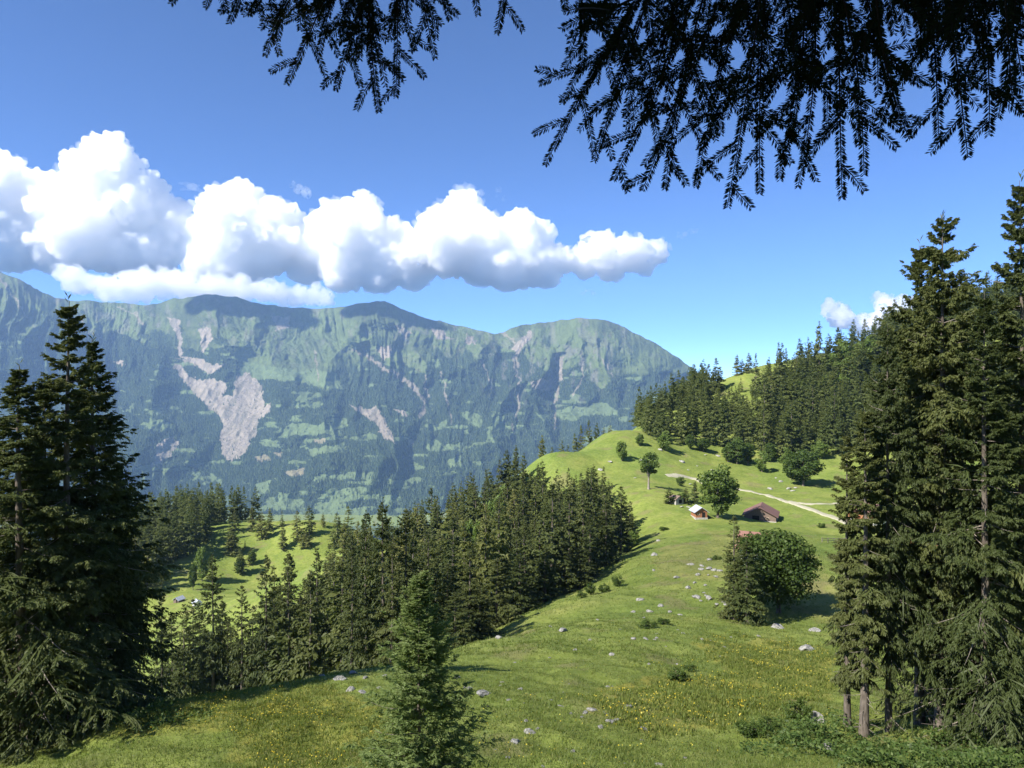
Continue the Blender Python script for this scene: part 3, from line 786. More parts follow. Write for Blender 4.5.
def spruce_meshes(seed, Ht, R, nb, nt, ns, mat, bare=0.06, droop=0.35, topw=0.75, kw=0.11, kl=1.0, rag=0.3, young=False, sticks=0, fullness=1.0, hang=0.35, lean=0.0, cap=9.0, tw=1.0, whorl=0.007):
    r = np.random.default_rng(seed)
    u = np.sort(r.uniform(0, 1, nb)) ** 0.92
    u = np.clip(np.round(u * nb / 5) / (nb / 5) + r.normal(0, whorl, nb), 0, 0.985)      # loose whorls
    h = Ht * (bare + (0.985 - bare) * u)
    az = r.uniform(0, 2 * math.pi, nb)
    lob = 1 + 0.22 * np.sin(az * 2 + seed) + 0.15 * np.sin(az * 3 + 7 * u + seed)       # lopsided crown
    L = R * ((1 - u) ** topw * (0.55 + 0.45 * smooth(-0.05, 0.22, u)) + 0.02) * r.uniform(1 - rag, 1.12, nb) * lob
    L *= np.where(r.uniform(0, 1, nb) < 0.12 * rag * 3, 0.55, 1)
    pit = (-0.30 + 0.85 * u ** 1.4 if not young else -0.05 + 0.8 * u) + r.normal(0, 0.09, nb)
    dr = droop * (1 - u) ** 0.7
    ca, sa = np.cos(az), np.sin(az)
    upt = 0.22 if not young else 0.3

    def bpos(i, s):
        rr_ = L[i] * s
        return np.stack([ca[i] * rr_ + lean * h[i] ** 2 / Ht, sa[i] * rr_, h[i] + L[i] * (pit[i] * s - dr[i] * s ** 1.6 + upt * s ** 3.5)], -1)
    # twigs
    bi = np.repeat(np.arange(nb), nt)
    s = r.uniform(0.10, 1.0, len(bi)) ** 0.75
    side = np.where(r.uniform(0, 1, len(bi)) < 0.5, -1, 1)
    ang = az[bi] + side * (0.95 + r.normal(0, 0.25, len(bi))) * smooth(1.02, 0.8, s)
    B = bpos(bi, s)
    tz = -hang * (1 - u[bi]) - 0.10 + r.normal(0, 0.22, len(bi)) + (0.25 if young else 0) + 0.35 * u[bi]
    D = norm(np.stack([np.cos(ang), np.sin(ang), tz], -1))
    l = (L[bi] * 0.40 * (1.12 - s) + 0.10 * min(1, Ht / 10) + 0.05 * L[bi]) * r.uniform(0.7, 1.25, len(bi)) * fullness
    V = [kites(B, D, l, np.minimum(l * kw, 0.5) * tw, r, 0.5)]
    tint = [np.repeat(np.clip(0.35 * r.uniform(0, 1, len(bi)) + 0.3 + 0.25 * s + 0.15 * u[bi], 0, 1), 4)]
    if ns:
        ti = np.repeat(np.arange(len(bi)), ns)
        q = r.uniform(0.08, 1, len(ti))
        sd = np.where(r.uniform(0, 1, len(ti)) < 0.5, -1, 1)
        a2 = ang[ti] + sd * (0.85 + r.normal(0, 0.3, len(ti)))
        D2 = norm(np.stack([np.cos(a2), np.sin(a2), tz[ti] - hang * 0.8 * r.uniform(0, 1.6, len(ti))], -1))
        B2 = B[ti] + D[ti] * (l[ti] * q)[:, None]
        B2[:, 2] -= 0.12 * l[ti] * q
        l2 = kl * (l[ti] * 0.45 * (1.15 - q) + 0.05 * min(2, Ht / 8)) * r.uniform(0.7, 1.3, len(ti))
        l2 = np.minimum(l2, cap * r.uniform(0.7, 1.2, len(ti)))
        V.append(kites(B2, D2, l2, l2 * kw * 1.25, r, 0.6))
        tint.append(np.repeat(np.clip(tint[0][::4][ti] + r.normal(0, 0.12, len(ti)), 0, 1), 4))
    # leader shoots
    nl = 14
    bl = np.stack([np.full(nl, lean * Ht), np.zeros(nl), Ht * r.uniform(0.93, 1.0, nl)], -1); al = r.uniform(0, 6.28, nl)
    Dl = norm(np.stack([np.cos(al) * 0.6, np.sin(al) * 0.6, r.uniform(0.6, 1.6, nl)], -1)); Dl[0] = (0, 0, 1)
    V.append(kites(bl, Dl, np.full(nl, Ht * 0.018), np.full(nl, Ht * 0.0014), r, 1.0)); tint.append(np.full(nl * 4, 0.6))
    V = np.concatenate(V); tint = np.concatenate(tint)
    crown = np_mesh('crown', V, [np.arange(len(V)).reshape(-1, 4)], [mat], dict(tint=tint))
    # stem
    zz = np.linspace(-0.03 * Ht, Ht * 0.99, 14)
    hz = np.maximum(zz, 0)
    r0 = Ht * (0.0125 if not young else 0.010)
    rad = r0 * np.clip(1 - hz / Ht, 0.02, 1) ** 0.85 + r0 * 0.45 * np.exp(-hz / (Ht * 0.03))
    P = np.stack([0.02 * r0 * 10 * np.sin(hz / Ht * 7 + seed) + lean * hz ** 2 / Ht, 0.02 * r0 * 10 * np.cos(hz / Ht * 5 + seed), zz], -1)
    ac = Acc(); ac.add(*cone_tube(P, rad, 9)); nstem = len(ac.F[0])
    br = None
    if sticks:
        ii = r.choice(nb, min(sticks, nb), replace=False)
        for i in ii:
            ss = np.linspace(0, 0.85, 6)
            ac.add(*cone_tube(bpos(np.full(6, i), ss), np.linspace(0.010 + 0.008 * L[i], 0.006, 6), 4))
        low = int(sticks * 0.5)                                   # bare dead twigs low on the stem
        for k in range(low):
            hz0 = Ht * r.uniform(0.03, bare + 0.22); a = r.uniform(0, 6.28); ll = R * r.uniform(0.25, 0.7)
            ss = np.linspace(0, 1, 5)
            pp = np.stack([np.cos(a) * ll * ss, np.sin(a) * ll * ss, hz0 - ll * 0.35 * ss + 0.15 * ll * ss ** 3], -1) + np.cumsum(r.normal(0, 0.04, (5, 3)), 0)
            ac.add(*cone_tube(pp, np.linspace(0.022, 0.006, 5), 4))
    nall = sum(len(f) for f in ac.F)
    trunk = np_mesh('trunk', np.concatenate(ac.V), [np.concatenate(ac.F)], [M['bark'], M['deadwood']], None, True, np.where(np.arange(nall) < nstem, 0, 1))
    return dict(H=Ht, crown=crown, trunk=trunk, branches=br)


def leaf_tree_meshes(seed, Ht, Rw, nl, nleaf, leaf, mat, base=0.12, trunk_r=0.022, squash=1.0, nbark='bark'):
    """round broadleaf: limbs carry leaf clumps, each clump a cloud of single leaf faces"""
    r = np.random.default_rng(seed)
    ce = np.array([0, 0, Ht * (base + (1 - base) * 0.5)]); hz = Ht * (1 - base) * 0.5
    v = norm(r.normal(size=(nl, 3))); 
    rad = r.uniform(0.35, 1.0, nl) ** 0.5
    widen = 1 - 0.25 * np.clip(v[:, 2:3], 0, 1)
    c = ce + v * np.concatenate([np.full((nl, 2), Rw) * widen, np.full((nl, 1), hz)], 1) * (rad[:, None] * 0.82)
    cr = Rw * r.uniform(0.24, 0.42, nl)
    ci = r.integers(0, nl, nleaf)
    d = norm(r.normal(size=(nleaf, 3)))
    p = c[ci] + d * (cr[ci] * r.uniform(0.25, 1.0, nleaf) ** 0.5 * r.uniform(0.85, 1.12, nleaf))[:, None] * np.array([1.15, 1.15, 0.72])
    n = norm(d * 0.5 + np.array([0, 0, 0.55]) + r.normal(size=(nleaf, 3)) * 0.6)
    a = norm(np.cross(n, r.normal(size=(nleaf, 3)))); b = np.cross(n, a)
    s = leaf * r.uniform(0.6, 1.3, nleaf)[:, None]
    V = np.stack([p - a * s, p + b * s * 0.62, p + a * s, p - b * s * 0.62], 1).reshape(-1, 3)
    tint = np.repeat(np.clip(r.uniform(0.1, 0.9, nl)[ci] + r.normal(0, 0.15, nleaf), 0, 1), 4)
    crown = np_mesh('crown', V, [np.arange(nleaf * 4).reshape(-1, 4)], [mat], dict(tint=tint))
    ac = Acc(); zz = np.linspace(-0.04 * Ht, Ht * 0.72, 8); r0 = trunk_r * Ht
    ac.add(*cone_tube(np.stack([0.3 * r0 * np.sin(zz * 3 / Ht + seed), 0.3 * r0 * np.cos(zz * 4 / Ht), zz], -1), r0 * np.clip(1 - np.maximum(zz, 0) / Ht * 1.25, 0.06, 1) + r0 * 0.5 * np.exp(-np.maximum(zz, 0) / (0.04 * Ht)), 9))
    for k in range(min(nl, 14)):
        z0 = Ht * r.uniform(base * 0.9, 0.5); e = c[k]
        mid = np.array([e[0] * 0.45, e[1] * 0.45, z0 + (e[2] - z0) * 0.35])
        ac.add(*cone_tube(np.array([[0, 0, z0], mid * 0.6 + np.array([0, 0, z0]) * 0.4, mid, (mid + e) / 2, e]), r0 * np.array([0.45, 0.38, 0.3, 0.2, 0.06]), 6))
    trunk = ac.mesh('trunk', M[nbark])
    return dict(H=Ht, crown=crown, trunk=trunk, branches=None)


def plant_tree(name, ms, pos, Ht, label, cat, group=None, rz=None, wide=1.0, parts=True):
    k = Ht / ms['H']
    rz = random.uniform(0, 6.28) if rz is None else rz
    o = empty(name, pos, rz, (k * wide, k * wide, k))
    tag(o, label, cat, group)
    link('trunk', ms['trunk'], o); link('crown', ms['crown'], o)
    if ms['branches']: link('branches', ms['branches'], o)
    return o


# ---------------------------------------------------------------- the big spruces on both sides
hero = [spruce_meshes(101 + i, 25, 6.6, 310, 19, 21, M['spruce'], bare=0.03 if i < 2 else 0.0, droop=0.45, topw=0.95, kw=0.15, kl=0.85, rag=0.36, sticks=90, hang=0.7, cap=0.24, tw=0.2) for i in range(3)]
hero_bare = [spruce_meshes(131 + i, 25, 4.9, 290, 18, 20, M['spruce'], bare=0.18, droop=0.5, topw=0.72, kw=0.15, kl=0.85, rag=0.45, sticks=110, hang=0.85, cap=0.24, tw=0.2) for i in range(2)]
hero_thin = spruce_meshes(151, 20, 1.7, 190, 15, 12, M['spruce'], bare=0.17, droop=0.5, topw=0.45, kw=0.15, cap=0.35, tw=0.35, rag=0.5, sticks=70, hang=0.8)


def big(px, top, d, ms, label, group, rz=0.0, wide=1.0, name='spruce_tree', z=None):
    x = (px - 512) / F * d
    z = H(x, d) if z is None else z
    Ht = (HY - top) / F * d - z
    return plant_tree(name, ms, (x, d, z - 0.15), Ht, label, 'spruce tree', group, rz, wide * ms['H'] / Ht * 1.0)


GL = 'tall dark spruces at the left edge of the pasture'
big(68, 294, 43, hero[0], 'tallest dark spruce of the left-hand clump, open top against the mountain', GL, 0.3, 1.08)
big(93, 331, 46, hero[1], 'dark spruce with dense narrow top just right of the tallest left-hand one', GL, 1.9, 1.1)
big(20, 358, 41, hero[2], 'slightly lower dark spruce at the very left edge of the pasture', GL, 2.6, 1.2)
big(-25, 345, 45, hero[1], 'dark spruce half cut off by the left side of the photo', GL, 4.0, 1.15)
big(44, 372, 48, hero[2], 'dark spruce filling the gap behind the left-hand clump', GL, 5.0, 0.95)
big(120, 455, 50, hero[0], 'shorter dark spruce at the right foot of the left-hand clump', GL, 3.4, 0.42)
GR = 'tall ragged spruces at the right edge of the pasture'
big(942, 206, 43, hero_bare[0], 'tallest ragged spruce of the right clump, its thin top standing against blue sky', GR, 0.5, 1.0)
big(920, 238, 45, hero_bare[1], 'ragged spruce close left of the tallest one in the right-hand clump', GR, 2.2, 0.9)
big(1021, 172, 43, hero[0], 'broad spruce cut off by the right side, boughs to the ground', GR, 2.0, 1.0)
big(985, 285, 40, hero[2], 'dense spruce with boughs sweeping down to the herbs at lower right', GR, 1.0, 0.86)
big(888, 318, 42, hero_bare[0], 'spruce on the left flank of the right clump with a bare lower stem', GR, 4.1, 0.6)
big(962, 300, 48, hero[1], 'dark spruce standing deep inside the right-hand clump', GR, 3.1, 0.75)
big(865, 405, 41, hero_thin, 'thin spruce with a pale bare pole of a stem left of the right clump', GR, 0.9, 1.0)
big(847, 430, 42.5, hero_thin, 'leaning lichen-grey spruce forming the ragged left fringe of the right clump', GR, 3.7, 0.8)
big(1060, 240, 47, hero[1], 'spruce almost wholly outside the right side of the photo', GR, 0.2, 1.1)

# the young spruce in front
yng = spruce_meshes(171, 7.0, 2.15, 330, 16, 14, M['spruce_young'], bare=0.0, droop=0.18, topw=0.80, kw=0.11, rag=0.4, young=True, sticks=60, hang=0.2, fullness=1.05, cap=0.16, tw=0.35, whorl=0.01)
x0, d0 = (419 - 512) / F * 22.0, 22.0
z0 = H(x0, d0)
plant_tree('young_spruce', yng, (x0, d0, z0), (HY - 572) / F * d0 - z0, 'young green spruce standing alone in the near pasture, cut off at its foot', 'young spruce', rz=0.7)

# ---------------------------------------------------------------- row behind the left hump and the ravine wood
mid = [spruce_meshes(201 + i, 25, 4.3 + 0.4 * (i % 3), 160, 11, 5, M['spruce'], bare=0.03 + 0.02 * i, droop=0.34, topw=0.72, kw=0.19, kl=1.25, cap=0.9, tw=0.6, rag=0.38, hang=0.85, whorl=0.012) for i in range(5)]
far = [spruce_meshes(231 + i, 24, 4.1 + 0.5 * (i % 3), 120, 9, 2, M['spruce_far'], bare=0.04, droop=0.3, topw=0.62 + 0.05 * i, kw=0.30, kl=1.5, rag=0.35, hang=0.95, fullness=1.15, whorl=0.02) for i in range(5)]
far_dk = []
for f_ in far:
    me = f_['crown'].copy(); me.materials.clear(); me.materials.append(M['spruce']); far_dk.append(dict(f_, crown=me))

ROW = [(162, 570, 140, 0.7), (184, 601, 135, 0.8), (213, 551, 138, 1.0), (242, 582, 136, 0.9), (266, 551, 132, 0.85), (288, 550, 136, 1.1), (317, 544, 130, 1.0), (337, 557, 135, 0.95), (352, 531, 140, 0.95),
       (200, 610, 145, 0.9), (228, 615, 150, 0.9), (300, 590, 148, 0.9), (172, 612, 150, 0.9), (193, 596, 155, 0.9), (222, 598, 152, 0.9), (253, 604, 150, 1.0), (277, 585, 152, 0.9), (305, 575, 150, 0.9), (327, 570, 148, 1.0), (205, 628, 140, 0.9), (236, 632, 142, 0.9), (262, 622, 144, 0.9), (290, 615, 144, 0.9), (312, 606, 142, 0.9)]
names_row = ['thin dark spruce at the left end of the row, close to the big clump', 'low bushy spruce second from the left in the row behind the hump', 'tall slim spruce in the row standing left of the sunlit meadow gap',
             'shorter spruce in the row below the sunlit spur meadow', 'slim straight spruce in the middle of the row behind the hump', 'broad-skirted spruce right of the row middle behind the hump',
             'tallest dark spruce near the right end of the row behind the hump', 'spruce squeezed between the two tallest of the right end of the row', 'spruce ending the row where the ravine wood begins']
for i, (px, top, d, wd) in enumerate(ROW):
    lab = names_row[i] if i < 9 else 'small spruce mostly hidden among the row behind the left hump'
    big(px, top, d, mid[i % 5], lab, 'row of spruces behind the left hump' if i < 9 else 'small spruces hidden in the row behind the left hump', i * 1.3, wd)
FRONT = [(366, 508, 100, 0.95), (383, 497, 96, 1.05), (406, 505, 98, 1.1), (428, 530, 95, 1.0), (448, 560, 98, 0.9), (470, 548, 108, 1.0), (497, 556, 118, 0.95), (520, 552, 126, 0.95), (545, 546, 138, 1.0), (352, 545, 92, 0.8),
         (392, 540, 90, 0.9), (565, 536, 150, 1.0), (590, 512, 160, 1.0), (606, 496, 172, 1.0), (621, 484, 186, 0.9), (630, 500, 200, 0.9), (580, 545, 152, 0.9), (455, 590, 92, 0.7), (480, 580, 108, 0.8)]
for i, (px, top, d, wd) in enumerate(FRONT):
    big(px, top, d, mid[(i * 2) % 5], 'big dark spruce along the front edge of the ravine wood beside the pasture', 'spruces along the pasture edge of the ravine wood', i * 2.1, wd)
# ---------------------------------------------------------------- woods: single trees, scattered with room between them
def scatter(x0, x1, y0, y1, gap, test, seed, n=6000):
    r = np.random.default_rng(seed); pts = []
    cell = {}
    X = r.uniform(x0, x1, n); Y = r.uniform(y0, y1, n); Z = height(X, Y)
    ok = test(X, Y, Z)
    for x, y, z in zip(X[ok], Y[ok], Z[ok]):
        k = (int(x // gap), int(y // gap))
        if any((x - a) ** 2 + (y - b) ** 2 < gap * gap for i in (-1, 0, 1) for j in (-1, 0, 1) for a, b in cell.get((k[0] + i, k[1] + j), ())): continue
        cell.setdefault(k, []).append((x, y)); pts.append((x, y, z))
    return pts


cand = []      # position, height, crown kind, label, group, apparent size


def wood(pts, hr, kinds, label, group, seed, tall=None):
    r = np.random.default_rng(seed)
    for x, y, z in pts:
        h = r.uniform(*hr)
        if tall: h *= tall(x, y, z)
        if h < 4: continue
        cand.append(((x, y, z - 0.2), h, kinds[r.integers(0, len(kinds))], label, group, h / y, r.uniform(0, 6.28), r.uniform(1.0, 1.45)))


# ravine wood
RAV = [(-34, 104), (-18, 100), (-6, 122), (8, 150), (22, 185), (37, 222), (42, 262), (30, 272), (6, 284), (-18, 290), (-45, 288), (-66, 262), (-52, 205), (-48, 150)]
def t_rav(X, Y, Z):
    return in_poly(X, Y, RAV)
RPX = [330, 380, 430, 460, 500, 515, 540, 555, 575, 590, 600, 612, 625, 640, 660]; RPY = [535, 507, 492, 477, 457, 444, 458, 467, 468, 456, 460, 478, 482, 508, 545]
def r_lim(x, y, z):
    px, py = project(x, y, z); lim = np.interp(px, RPX, RPY) + random.uniform(0, 26)
    hm = (py - lim) / F * y
    if hm < 7: return 0.0
    return min(random.uniform(0.75, 1.1), hm / 21)
LR = 'dark spruce standing in the dense wood that fills the ravine beside the pasture'
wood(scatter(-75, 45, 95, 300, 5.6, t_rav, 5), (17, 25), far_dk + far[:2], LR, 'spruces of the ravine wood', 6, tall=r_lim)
# the wood climbing the hill on the right
RH = [(620, 430), (640, 428), (657, 442), (700, 446), (726, 452), (745, 450), (775, 462), (830, 455), (900, 455), (1100, 440), (1100, 150), (1000, 200), (900, 300), (880, 345), (840, 358), (800, 372), (772, 386), (757, 392), (735, 392), (712, 393), (700, 396), (655, 412), (622, 424)]
def t_rh(X, Y, Z):
    px, py = project(X, Y, Z)
    return in_poly(px + 3 * fbm(X / 9, Y / 9, 4, 2), py, RH)
def t_lim(x, y, z):
    px, py = project(x, y, z); k = 0.70 if px < 690 else 0.84 if px < 720 else 0.92
    k *= random.uniform(0.7, 1.12)
    if 716 < px < 760 and py > 391: k = min(k, max(0.3, (py - 388 - random.uniform(0, 8)) / F * y / 26))
    return k
LH = 'sunlit spruce standing in the wood that climbs the hillside on the right'
wood(scatter(45, 370, 325, 500, 5.3, t_rh, 15, 16000), (19, 28), far, LH, 'spruces of the wood on the right-hand hillside', 16, tall=t_lim)
# left spur
LS = [(-222, 455), (-195, 470), (-160, 472), (-176, 430), (-165, 400), (-176, 372), (-170, 345), (-182, 325), (-215, 330), (-262, 380), (-300, 420), (-270, 450)]
wood(scatter(-310, -140, 320, 480, 5.6, lambda X, Y, Z: in_poly(X, Y, LS), 25), (19, 27), far, 'sunlit spruce standing in the wood on the left spur below the mountain', 'spruces of the wood on the left spur', 26)
# shelter belt behind the skyline of the pasture
def behind(pl, label, group, ms=far, wd=1.0):
    for i, (px, top, d) in enumerate(pl):
        x = (px - 512) / F * d; z = H(x, d); h = (HY - top) / F * d - z
        cand.append(((x, d, z - 0.2), h, ms[i % len(ms)], label, group, h / d + 1, i * 1.7, wd))
behind([(542, 434, 335), (562, 439, 340), (575, 432, 350), (581, 424, 355), (589, 419, 360), (597, 422, 362), (604, 426, 365), (610, 424, 368), (552, 446, 335), (568, 444, 345)],
       'spruce peeping over the bright grassy skyline in front of the mountain', 'spruces behind the grassy skyline', far)
behind([(516, 444, 286), (508, 452, 284), (500, 458, 282), (486, 468, 280), (474, 474, 278), (524, 452, 284), (461, 480, 276), (450, 488, 274), (437, 494, 272), (422, 498, 268), (410, 506, 266), (533, 470, 270), (545, 478, 262)],
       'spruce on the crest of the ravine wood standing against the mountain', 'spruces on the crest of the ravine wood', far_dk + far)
behind([(737, 354, 441), (742, 358, 443), (749, 352, 440), (716, 357, 418), (709, 363, 415), (720, 366, 420)], 'spruce standing on the bare grassy knoll of the right-hand skyline', 'spruces on the grassy knoll', far, 1.7)
behind([(819, 320, 420), (808, 336, 418), (779, 341, 412), (786, 347, 414), (756, 352, 405), (769, 356, 408), (889, 312, 432), (874, 320, 430), (842, 338, 424), (858, 330, 426), (797, 350, 416)],
       'tall spruce rising above the skyline of the wood on the right-hand hillside', 'tall skyline spruces of the right-hand wood', far, 0.85)
# solitary trees on the left spur meadow
def stand(pl, label, group, ms, dep=None):
    for i, (px, top, base, wd) in enumerate(pl):
        g = ground(px, base)
        if g is None: continue
        h = (base - top) / F * g[1]
        cand.append(((g[0], g[1], g[2] - 0.2), h, ms[i % len(ms)], label, group, h / g[1] + 1, i * 2.3, wd * 1.35))
stand([(252, 505, 531, 1.1), (262, 511, 539, 1.2), (270, 507, 530, 1.1), (282, 510, 527, 0.8), (297, 510, 540, 1.3), (309, 505, 535, 1.2), (323, 512, 527, 1.0), (337, 512, 546, 1.1), (348, 505, 549, 1.2), (358, 520, 556, 1.2),
       (240, 549, 574, 1.5), (251, 547, 564, 1.2), (231, 527, 555, 1.4), (245, 540, 550, 1.0), (235, 510, 530, 1.6), (283, 525, 550, 1.3), (306, 531, 548, 1.8)],
      'single spruce casting its shadow on the sunlit meadow of the left spur', 'single spruces on the meadow of the left spur', far)
stand([(695, 480, 503, 1.3), (669, 486, 504, 1.6), (686, 487, 503, 1.6)], 'small dark spruce beside the little huts on the pasture', 'small spruces by the huts', far_dk)

cand.sort(key=lambda c: -c[5])
LIMIT = 240
for k, (pos, h, ms, label, group, _s, rz, wd) in enumerate(cand[:LIMIT]):
    kk = h / ms['H']
    o = empty('spruce_tree', pos, rz, (kk * wd, kk * wd, kk)); tag(o, label, 'spruce tree', group)
    link('trunk', ms['trunk'], o); link('crown', ms['crown'], o)
print('single woodland spruces', min(LIMIT, len(cand)), 'of', len(cand))
rest = cand[LIMIT:]
for matk, test in (('spruce_far', lambda c: c[2] in far), ('spruce', lambda c: c[2] not in far)):
    Vs = []; Ts = []
    for c in rest:
        if not test(c): continue
        me = c[2]['crown']; n = len(me.vertices)
        if not hasattr(leaf_tree_meshes, 'cache'): leaf_tree_meshes.cache = {}
        if me.name not in leaf_tree_meshes.cache:
            co = np.empty(n * 3, np.float32); me.vertices.foreach_get('co', co)
            tv = np.empty(n, np.float32); me.attributes['tint'].data.foreach_get('value', tv)
            leaf_tree_meshes.cache[me.name] = (co.reshape(-1, 3), tv)
        co, tv = leaf_tree_meshes.cache[me.name]
        k = c[1] / c[2]['H']; ca_, sa_ = math.cos(c[6]), math.sin(c[6])
        q = co * np.array([k * c[7], k * c[7], k]); q = np.stack([q[:, 0] * ca_ - q[:, 1] * sa_, q[:, 0] * sa_ + q[:, 1] * ca_, q[:, 2]], 1) + np.array(c[0])
        Vs.append(q); Ts.append(np.clip(tv + random.uniform(-0.35, 0.35), 0, 1))
    if Vs:
        V = np.concatenate(Vs)
        tag(link('forest', np_mesh('forest', V, [np.arange(len(V)).reshape(-1, 4)], [M[matk]], dict(tint=np.concatenate(Ts)))), kind='stuff', label='farther spruces of the woods, massed together')

# ---------------------------------------------------------------- broadleaf trees
maple_big = leaf_tree_meshes(301, 14, 6.6, 64, 24000, 0.23, M['maple'], base=0.06)
maple_mid = [leaf_tree_meshes(311 + i, 14, 5.2, 44, 6500, 0.36, M['maple'], base=0.05) for i in range(2)]
maple_open = leaf_tree_meshes(321, 14, 4.2, 22, 2600, 0.34, M['maple'], base=0.30, trunk_r=0.03, nbark='deadwood')
beech = [leaf_tree_meshes(331 + i, 14, 5.2, 34, 4000, 0.42, M['beech'], base=0.04) for i in range(3)]


def leafy(px, top, base, wpx, ms, label, group=None, name='maple_tree', cat='maple tree', d=None):
    if d is None:
        g = ground(px, base)
    else:
        x = (px - 512) / F * d; g = (x, d, H(x, d))
    Ht = (HY - top) / F * g[1] - g[2]
    crown_w = wpx / F * g[1]
    me_w = {id(maple_big): 14.2, id(maple_open): 10.0}.get(id(ms), 11.6)
    wd = (crown_w / me_w) / (Ht / ms['H'])
    return plant_tree(name, ms, (g[0], g[1], g[2] - 0.1), Ht, label, cat, group, px * 0.7, wd)


leafy(778, 523, 620, 100, maple_big, 'large dense dark green maple in the middle of the pasture, hiding the red-roofed house', d=107)
big(734, 513, 101, mid[0], 'narrow dark spruce growing against the left side of the large round maple', None, 0.4, 0.8)
big(747, 538, 98, mid[2], 'shorter dark spruce pressed into the left flank of the large round maple', None, 1.4, 0.85)
leafy(718, 460, 518, 46, maple_mid[0], 'tall leafy maple behind the little grey-roofed hut')
leafy(803, 445, 486, 44, maple_mid[1], 'broad maple with foliage to the ground on the bright slope above the track')
leafy(649, 449, 489, 26, maple_open, 'open-crowned maple with a pale leaning stem left of the huts')
leafy(762, 448, 472, 17, beech[0], 'small light green tree casting a shadow above the bend of the track', name='broadleaf_tree', cat='broadleaf tree')
leafy(622, 438, 461, 13, beech[1], 'small light green tree on the sunlit shoulder of the pasture', name='broadleaf_tree', cat='broadleaf tree')
GB = 'bushy trees along the lower edge of the right-hand wood'
for i, (px, top, base, wpx) in enumerate([(737, 435, 464, 24), (748, 440, 464, 18), (666, 430, 451, 18), (703, 436, 452, 18), (728, 442, 462, 14), (786, 446, 470, 16), (640, 432, 446, 10), (690, 432, 449, 12), (820, 440, 458, 20), (770, 440, 462, 16)]):
    leafy(px, top, base, wpx, beech[i % 3] if i % 3 == 2 else maple_mid[i % 2], 'bushy green broadleaf at the foot of the spruces of the right-hand wood', GB, 'broadleaf_tree', 'broadleaf tree')
GU = 'light green trees near the top of the right-hand wood'
for i, (px, top, d, wpx) in enumerate([(842, 335, 424, 26), (858, 338, 426, 26), (872, 334, 428, 24), (850, 352, 415, 26), (870, 356, 418, 28), (832, 352, 416, 22), (888, 345, 424, 24), (800, 378, 398, 20), (845, 372, 402, 26), (868, 378, 404, 24), (826, 372, 404, 22), (905, 335, 432, 26)]):
    leafy(px, top, None, wpx, beech[i % 3], 'light green broadleaf among the spruces high in the right-hand wood', GU, 'broadleaf_tree', 'broadleaf tree', d=d)
GS = 'light green trees on the left spur'
for i, (px, top, base, wpx) in enumerate([(202, 543, 581, 17), (193, 560, 590, 10), (232, 530, 552, 13), (240, 555, 575, 12), (252, 548, 565, 10)]):
    leafy(px, top, base, wpx, beech[i % 3] if i in (0,) else maple_mid[i % 2], 'rounded green broadleaf standing on the left spur meadow', GS, 'broadleaf_tree', 'broadleaf tree')
GV = 'light green trees inside the ravine wood'
for i, (px, top, d, wpx) in enumerate([(505, 478, 262, 20), (492, 490, 240, 22), (478, 520, 205, 24), (470, 512, 222, 20), (520, 500, 240, 18), (632, 530, 196, 18), (626, 545, 190, 14)]):
    leafy(px, top, None, wpx, beech[i % 3], 'light green broadleaf showing between the dark spruces of the ravine wood', GV, 'broadleaf_tree', 'broadleaf tree', d=d)

bush_m = [leaf_tree_meshes(341 + i, 2.0, 1.2, 18, 1600, 0.10, M['maple'], base=0.0, trunk_r=0.02) for i in range(2)]
for b_ in bush_m: pass
GBU = 'low bushes on the pasture'
def bush(px, base, hp, wpx, label, group=None, i=0):
    g = ground(px, base); h = hp / F * g[1]; wd = (wpx / F * g[1] / 2.6) / (h / 2.0)
    return plant_tree('bush', bush_m[i % 2], (g[0], g[1], g[2] - 0.05), h, label, 'bush', group, px, wd)
bush(797, 722, 26, 30, 'rounded dark green bush beside the grey boulder left of the right clump')
for i, (px, base, hp, wpx) in enumerate([(618, 586, 12, 14), (604, 592, 9, 14), (590, 595, 14, 12), (582, 598, 8, 12)]):
    bush(px, base, hp, wpx, 'small dark bush at the lower edge of the ravine wood', 'bushes at the edge of the ravine wood', i)
bush(681, 486, 11, 10, 'small dark bush by the track above the huts')
bush(683, 503, 12, 14, 'leafy bush right beside the low stone hut', None, 1)
bush(821, 528, 6, 10, 'low grey-green bush on the bright pasture below the track fork')
for i, (px, base, hp, wpx) in enumerate([(647, 628, 8, 22), (664, 624, 7, 16), (600, 733, 12, 22), (536, 735, 10, 26), (716, 560, 5, 12), (664, 530, 4, 12), (676, 680, 14, 26), (690, 672, 10, 16), (750, 735, 16, 30), (768, 728, 12, 24), (640, 740, 10, 18)]):
    bush(px, base, hp, wpx, 'low dark tussock bush on the open pasture', GBU, i) if i not in (2, 3, 10) else None
# ---------------------------------------------------------------- rocks
def rock_mesh(seed):
    r = np.random.default_rng(seed)
    bm = bmesh.new(); bmesh.ops.create_icosphere(bm, subdivisions=4, radius=1)
    co = np.array([v.co[:] for v in bm.verts])
    n = norm(r.normal(size=(9, 3))); o = r.uniform(0.45, 0.85, 9)
    for k in range(6):                                   # broken planes
        dd = co @ n[k] - o[k]; co = co - np.maximum(dd, 0)[:, None] * n[k]
    f = 1 + 0.16 * fbm(co[:, 0] * 2.3 + seed, co[:, 1] * 2.3 + co[:, 2] * 1.7, seed, 4) + 0.07 * fbm(co[:, 2] * 7, co[:, 0] * 7 + co[:, 1] * 5, seed + 9, 2)
    co = co * f[:, None] * np.array([1.25, 0.95, 0.62])
    for v, c in zip(bm.verts, co): v.co = c
    me = bpy.data.meshes.new('rock'); bm.to_mesh(me); bm.free(); me.materials.append(M['rock'])
    return me


RM = [rock_mesh(400 + i) for i in range(6)]


